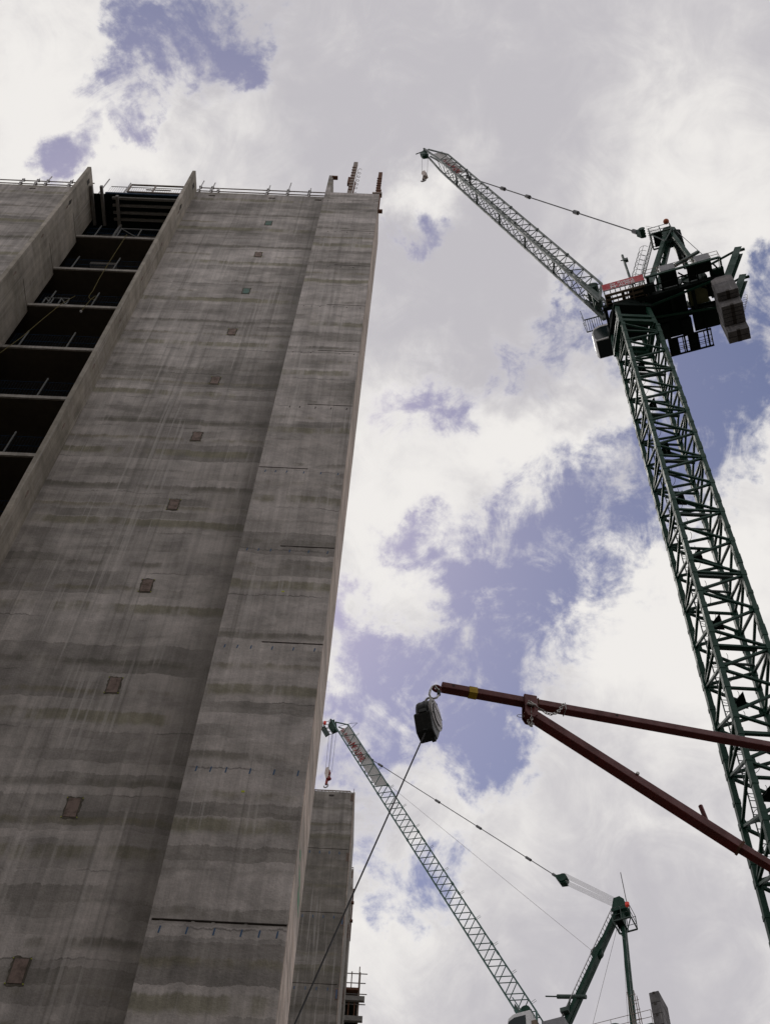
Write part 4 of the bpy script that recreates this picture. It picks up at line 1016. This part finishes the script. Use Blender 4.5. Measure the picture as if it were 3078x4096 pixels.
    for f_ in P['conn']:
        q_ = p0.lerp(p1, f_); d_ = (p1-p0).normalized(); pn.tube([q_-d_*.28, q_+d_*.28], P['pr']*3.2, 8)
    pn.beam(J(sP,h,-w/2), J(sP,h,w/2), .14); pn.build('pendant', M['rope'], root)
    g_ = P['pbs']; bk_ = MB(); bk_.prism([L(kA-.35*g_,-.25,kZ+.25*g_), L(kA+.5*g_,-.25,kZ+.15*g_), L(kA+.55*g_,-.25,kZ-.75*g_), L(kA+.05*g_,-.25,kZ-.65*g_)], bv*.5)
    for k_ in range(4): bk_.tube([L(kA+.3*g_,-.36+.19*k_,kZ-.25*g_), L(kA+.3*g_,-.29+.19*k_,kZ-.25*g_)], .36*g_, 14)
    bk_.build('pendant_block', M['green'], root)
    rv = MB()
    for k_ in range(6):
        for zz in (.08,-.6): rv.tube([L(kA+.5,-.35+.14*k_,kZ+zz), L(aa-.1,-.35+.14*k_,za+.2+zz*.7)], .012, 5)
    rv.build('luffing_rope', M['tube'], root)
    if not P['gear']:
        hr = MB(); hr.tube([J(JL*.715,h+.05,0), L(P['hs'][0],0,P['hs'][1])], .014, 5); hr.tube([L(aa-.3,.1,za-1.5), L(aa-3.9,.1,D+.2)], .014, 5); hr.tube([L(aa+.05,-.1,za-1.2), L(aa-.75,-.1,D+.2)], .014, 5); hr.build('hoist_rope', M['tube'], root)
        dm = MB(); dm.tube([L(P['hs'][0]+.25,-.2,P['hs'][1]-.2), L(P['hs'][0]+.25,.2,P['hs'][1]-.2)], .42, 16); dm.beam(L(P['hs'][0]+.2,0,P['hs'][1]+.1), L(P['hs'][0]+.8,0,P['hs'][1]+.9), .2); dm.build('rope_sheave', M['green'], root)
        cy = MB(); cz = D + 4.95; cy.tube([L(1.5,-.3,cz+.1), L(3.5,-.3,cz-.5)], .15, 12); cy.tube([L(.67,-.3,cz+.36), L(1.5,-.3,cz+.1)], .05, 8); cy.beam(L(2.4,-.3,cz-.2), L(2.2,-.5,cz-1.3), .12); lbox(cy, 1.75, 2.3, -.8, -.3, cz-1.5, cz-1.2); cy.build('buffer_cylinder', M['lace1'], root)
        st = MB()
        for z_ in (.0,.7,1.4,2.1,2.8):
            for b_ in (-1.5,-.9): st.tube([L(6.7,b_,D+z_), L(7.15,b_,D+z_)], .02, 5)
        for a_ in (6.7,7.15):
            for b_ in (-1.5,-.9): st.tube([L(a_,b_,D), L(a_-.1,b_,D+3.1)], .03, 5)
        st.build('side_ladder', M['tubedark'], root)
    # ---- hook block on its falls: hangs free, a thing of its own
    hA, hZ0, hZ1 = P['hook']
    hk = thing('hook_block', tuple(L(hA, 0, hZ1)), P['hooklabel'], 'hook block', 'hook blocks hanging from the crane jibs')
    H_ = hZ0 - hZ1; u_ = H_/2.2; sl_ = .62 if P['gear'] else .66
    fl_ = MB()
    for a_, b_ in P['falls']: fl_.tube([L(hA+a_,b_,tZ-.8), L(hA+a_*.8,b_,hZ0-.4*u_)], .016, 5)
    fl_.build('rope_fall', M['rope'], hk)
    s_ = MB()
    for b_ in (-.22,.16): s_.prism([L(hA-.3*u_*sl_,b_,hZ0), L(hA+.05*u_,b_,hZ0+.05), L(hA+.22*u_*sl_,b_,hZ0-.5*u_), L(hA+.15*u_*sl_,b_,hZ0-1.25*u_), L(hA-.12*u_*sl_,b_,hZ0-1.3*u_), L(hA-.38*u_*sl_,b_,hZ0-.6*u_)], bv*.06)
    s_.build('cheek_plate', M['hookwhite'], hk)
    for aa_, zz_, rr_ in ((-.02,.45,.30),(.2,1.2,.24)):
        s_ = MB(); s_.tube([L(hA+aa_*u_*sl_,-.15,hZ0-zz_*u_), L(hA+aa_*u_*sl_,.15,hZ0-zz_*u_)], rr_*u_*sl_, 16); s_.build('sheave', M['hookwhite'] if P['gear'] else M['hookred'], hk)
    s_ = MB(); s_.beam(L(hA-.05,0,hZ0-1.2*u_), L(hA-.1*u_,0,hZ1+.35*u_), .2*u_); s_.build('shank', M['tubedark'] if P['gear'] else M['hookred'], hk)
    s_ = MB(); s_.tube([L(hA-.1*u_+.2*u_*math.sin(t_*.45), 0, hZ1+.2*u_+.2*u_*math.cos(t_*.45)) for t_ in range(0,12)], .055*u_, 8); s_.build('hook', M['tube'], hk, True)
    return root

crane(dict(label='near green luffing crane with lattice mast at the right edge and red name board', axis=(13.066,29.63), th=R(-19.2), lean=.0103, deck=70.95, joint=57.535, up=1, down=12,
    aE=5.86, eng=1.6, board=True, pole=5.6, cab_b=(.75,2.0), cab_z=-.95, cab_a=(-2.35,-.55), pbs=.6, asp=1., apex=(4.15,81.5), afoot=1.3, aback=4.9, gear=True, lad=-.85, ls=1,
    plat=(2.95,4.35,-.80,.30,80.5), cw=(4.98,6.2,-1.33,((2,.27,-1.15,-3.35),(5,.25,-1.6,-4.15),(2,.38,-2.0,-4.95))), arms=True,
    jF=(-1.39,72.5), jT=(-13.2,118.6), jw=1.3, jh=1.0, nose=5.8, chord=.14, phs=0., pitch=1.62, lace=.048, jmat=M['jib1'], lmat=M['lace1'], bask=.9,
    ban=(44.2,35.6), txt=41.0, fs=.55, tw=(2.3,2.6,.25), pend=(-8.8,106), psx=6.6, pblock=(2.45,83.3), pr=.05, conn=(.0,.24,.40,.68,.98), hs=(0,0),
    hook=(-13.15,112.0,109.6), falls=((-.28,-.1),(.25,.1)), hooklabel='white hook block hanging from the near crane high beside its jib tip'))
crane(dict(label='distant green luffing crane at the bottom with white cab and long lettered jib', axis=(10.7,73.2), th=R(-27), lean=0., deck=49.45, joint=42.65, up=0, down=9,
    aE=8.0, eng=3.0, board=False, pole=1.2, cab_b=(-2.3,-1.0), cab_z=.95, cab_a=(-1.55,.2), pbs=.95, asp=.35, apex=(6.62,60.9), afoot=.15, aback=6.25, gear=False, lad=-.14, ls=4,
    plat=(6.2,7.5,-.9,.5,58.8), cw=(7.95,8.6,-1.3,()), arms=False,
    jF=(-.05,51.0), jT=(-18.6,91.4), jw=1.15, jh=1.15, nose=2.7, chord=.12, phs=.38, pitch=1.8, lace=.052, jmat=M['lace2'], lmat=M['lace2'], bask=-1.6,
    ban=(42.0,31.5), txt=42.0, fs=.66, tw=(2.7,3.1,.12), pend=(-14,84.4), psx=5.6, pblock=(2.46,64.65), pr=.035, conn=(.0,.06,.40,.62,.86,.98), hs=(4.3,57.5),
    hook=(-18.45,84.9,82.55), falls=((-.32,-.1),(-.1,.1),(.12,-.1),(.36,.1)), hooklabel='red and cream hook block hanging over the middle concrete tower'))

# ------------------------------------------------------------------ davit arm with fall-arrest block
A = Vector((.361,6.29,7.5)); B = Vector((2.991,6.746,7.5)); e = (B-A).normalized(); nn = Vector((-e.y, e.x, 0))
mastp = A + e*3.35
def DP(x, z):                      # point in the davit's plane at a given world x
    t = (x - A.x)/e.x; q = A + e*t; return Vector((q.x, q.y, z))
dv = thing('davit_arm', (mastp.x, mastp.y, GZ), 'maroon steel davit arm with diagonal strut and yellow tape band', 'davit')
S = .066
MB().beam(A, mastp, S, S).build('jib_bar', M['maroon'], dv, bevel=.007)
MB().beam(DP(1.02,7.39), DP(2.50,6.33), S*1.2, S*1.2).build('strut', M['maroon'], dv, bevel=.007)
MB().beam(DP(2.40,6.402), DP(mastp.x,5.57), S*.92, S*.92).build('strut_extension', M['maroon'], dv, bevel=.006)
MB().beam((mastp.x,mastp.y,GZ), (mastp.x,mastp.y,7.9), .12, .12).build('post', M['maroon'], dv, bevel=.01)
c_ = MB(); q = DP(1.055,7.5)
c_.hexa([p for p in (q-e*.052-nn*.047+Vector((0,0,-.055)), q+e*.052-nn*.047+Vector((0,0,-.055)), q+e*.052+nn*.047+Vector((0,0,-.055)), q-e*.052+nn*.047+Vector((0,0,-.055)),
    q-e*.052-nn*.047+Vector((0,0,.050)), q+e*.052-nn*.047+Vector((0,0,.050)), q+e*.052+nn*.047+Vector((0,0,.050)), q-e*.052+nn*.047+Vector((0,0,.050)))])
for sg in (-.050,.042):
    c_.prism([q+nn*sg+e*-.052+Vector((0,0,-.04)), q+nn*sg+e*.052+Vector((0,0,-.04)), q+nn*sg+e*.045+Vector((0,0,-.17)), q+nn*sg+e*.01+Vector((0,0,-.21)), q+nn*sg+e*-.035+Vector((0,0,-.20)), q+nn*sg+e*-.058+Vector((0,0,-.15))], nn*.008)
c_.build('strut_bracket', M['maroon'], dv, bevel=.004)
pt = DP(.607,7.5); MB().beam(pt-e*.033, pt+e*.033, S+.003, S+.003).build('tape_band', M['yellow'], dv)
for x in (.449,1.743):
    k = DP(x,7.50); MB().tube([k-nn*(S/2+.0015)+Vector((0,0,.006)), k-nn*(S/2-.002)+Vector((0,0,.006))], .011, 14).build('pin_hole', M['pocket'], dv)
MB().beam(DP(1.118,7.5)-e*.006, DP(1.118,7.5)+e*.006, S+.010, S+.010).build('weld_bead', M['rust'], dv, bevel=.003)
MB().beam(DP(2.49,6.337), DP(2.505,6.326), S*1.24, S*1.24).build('sleeve_lip', M['rust'], dv)
lug = A + Vector((-.034,-.006,-.028))
MB().tube([lug + e*(.030*math.cos(t*math.pi/8)) + Vector((0,0,.030*math.sin(t*math.pi/8))) for t in range(16)], .013, 8, True).build('eye_lug', M['maroon'], dv, True)
MB().tube([DP(2.30,6.50), DP(2.276,6.69)], .017, 12).build('handle_stub', M['maroon'], dv, True)
MB().tube([DP(1.817,6.87)-nn*.036, DP(1.817,6.87)-nn*.050], .014, 8).build('bolt', M['steel'], dv)
wl = MB(); k = DP(1.331,7.5)
wl.tube([k-nn*.037+Vector((0,0,.037)), k-nn*.040+Vector((0,0,0)), k-nn*.037-Vector((0,0,.037)), k+nn*.037-Vector((0,0,.037)), k+nn*.037+Vector((0,0,.037))], .0035, 6, True); wl.build('wire_lashing', M['steel'], dv)
MB().tube([DP(.975,7.33)+Vector((.0,0,0)) + Vector((.028*math.cos(t*math.pi/6), 0, .016*math.sin(t*math.pi/6))) for t in range(12)], .0025, 5, True).build('safety_pin', M['steel'], dv)
# zinc chain
def links(mb, pts, pitch=.0235, r=.0034):
    P_ = [Vector(p) for p in pts]; segs = []; tot = 0
    for a_, b_ in zip(P_, P_[1:]): segs.append((tot, a_, b_)); tot += (b_-a_).length
    def at(s):
        for t0, a_, b_ in reversed(segs):
            if s >= t0: return a_ + (b_-a_)*min(1, (s-t0)/(b_-a_).length), (b_-a_).normalized()
    n = int(tot/pitch)
    for i in range(n):
        p, d = at((i+.5)*pitch); sd = d.cross(nn).normalized(); wv = sd if i % 2 == 0 else (sd*.35 + nn*.94)
        mb.tube([p + d*(pitch*.70*math.cos(t*math.pi/6)*(1 if abs(math.cos(t*math.pi/6)) < .8 else 1)) + wv*(.0098*math.sin(t*math.pi/6)) for t in range(12)], r, 6, True)
ch = thing('chain', (1.15, 6.37, 7.40), 'zinc chain looped from the maroon bracket and padlocked to the davit bar', 'chain')
mb = MB(); links(mb, [(1.046,6.363,7.470),(1.082,6.370,7.431),(1.116,6.375,7.401),(1.15,6.381,7.384),(1.178,6.386,7.361),(1.21,6.392,7.358),(1.244,6.398,7.379),(1.277,6.403,7.418),(1.302,6.408,7.469),(1.324,6.411,7.520)]); mb.build('loop', M['steel'], ch, True)
mb = MB(); links(mb, [(1.061,6.366,7.421),(1.054,6.364,7.30),(1.048,6.364,7.215)]); links(mb, [(1.055,6.35,7.20),(1.043,6.35,7.165),(1.030,6.36,7.20),(1.020,6.36,7.25)], .015, .0026); mb.build('tail', M['steel'], ch, True)
mb = MB(); mb.tube([(1.05,6.35,7.44),(1.085,6.35,7.40)], .012, 10); mb.tube([(1.035,6.345,7.415),(1.07,6.345,7.40)], .010, 10); mb.ball((1.038,6.345,7.418), .013, 10); mb.ball((1.085,6.345,7.405), .012, 10); mb.build('shackle', M['steel'], ch, True)
# carabiner
ca = [(.327,7.455),(.312,7.487),(.290,7.480),(.276,7.44),(.268,7.385),(.279,7.350),(.300,7.338),(.325,7.352),(.341,7.385),(.341,7.42),(.338,7.448)]
cr_ = thing('carabiner', (.30,6.27,7.34), 'steel carabiner joining the fall arrest block to the davit tip', 'carabiner')
MB().tube([(x, 6.272, z) for x, z in ca], .0085, 8, True).build('body', M['steel'], cr_, True)
MB().tube([(.341,6.272,7.385),(.340,6.272,7.430)], .014, 10).build('gate_sleeve', M['black'], cr_, True)
# fall-arrest block
phi = R(23); nx = Vector((math.cos(phi), -math.sin(phi), 0)); ex = Vector((math.sin(phi), math.cos(phi), 0)); Z = Vector((0,0,1))
Cc = Vector((.262,6.272,7.125))
fb = thing('fall_arrest_block', tuple(Cc + Vector((0,0,-.26))), 'black fall arrest block with grey face hanging from the davit tip', 'safety block')
Rr = .122; th_ = .128
def ring(r, x0, x1, nseg=40, lo=None):
    pts = []
    for k in range(nseg):
        a_ = 2*math.pi*k/nseg; pts.append(Cc + ex*r*math.cos(a_) + Z*r*math.sin(a_) + nx*x0)
    return MB().prism(pts, nx*(x1-x0))
ring(Rr, -th_/2, th_/2-.022, 72).build('drum_case', M['black'], fb, True, .02)
ring(Rr+.004, th_/2-.021, th_/2+.004).build('cover_face', M['greyplastic'], fb, True, .006)
ring(.090, th_/2+.0045, th_/2+.009).build('face_rim', M['black'], fb, True)
ring(.085, th_/2+.0095, th_/2+.013).build('label_disc', M['paper'], fb, True)
hs = MB(); pr_ = [(-.112,-.058),(-.128,-.085),(-.06,-.216),(.045,-.224),(.07,-.165),(.10,-.08)]
hs.prism([Cc + ex*a_ + Z*z_ - nx*(th_/2+.008) for a_, z_ in pr_], nx*(th_+.004)); hs.build('cable_housing', M['black'], fb, bevel=.010)
hs = MB(); hs.prism([Cc + ex*a_ + Z*z_ - nx*.03 for a_, z_ in ((-.113,-.03),(-.133,-.05),(-.133,-.08),(-.113,-.085))], nx*.06); hs.build('clamp_tab', M['black'], fb, bevel=.004)
MB().tube([Cc + ex*-.045 - Z*.19, Cc + ex*-.06 - Z*.23], .022, 12).build('cable_gland', M['black'], fb, True)
MB().tube([Cc + Z*(Rr+.045) + nx*(.028*math.cos(t*math.pi/8)) + Z*(.052*math.sin(t*math.pi/8)) for t in range(16)], .009, 8, True).build('swivel_eye', M['steel'], fb, True)
hs = MB(); hs.prism([Cc + ex*a_ + Z*z_ + nx*.02 for a_, z_ in ((.0,-.215),(.045,-.22),(.04,-.242),(.01,-.240))], nx*.03); hs.build('foot_peg', M['black'], fb)
for a_ in (25, 95, 155, 215, 335):
    q_ = Cc + ex*.108*math.cos(R(a_)) + Z*.108*math.sin(R(a_)); MB().tube([q_ + nx*(th_/2+.004), q_ + nx*(th_/2+.009)], .007, 8).build('screw', M['black'], fb)
MB().prism([Cc + ex*a_ + Z*z_ + nx*(th_/2+.0135) for a_, z_ in ((-.075,.012),(.075,.012),(.078,.030),(-.078,.030))], nx*.001).build('label_band', M['black'], fb)
MB().prism([Cc + ex*a_ + Z*z_ + nx*(th_/2+.0135) for a_, z_ in ((-.055,-.05),(.05,-.05),(.05,-.015),(-.055,-.015))], nx*.001).build('label_panel', M['greyplastic'], fb)
ring(Rr+.004, -.006, .006).build('case_seam', M['black'], fb, True)
p0 = Cc + ex*-.058 - Z*.225; p1 = Vector((-.485,6.3,4.48)); d_ = (p1-p0); 
o = MB().tube([p0, p1, p0 + d_*2.4], .0056, 8).build('steel_cable', M['cable'])
tag(o, 'thin steel cable running down left from the black fall arrest block', 'cable')
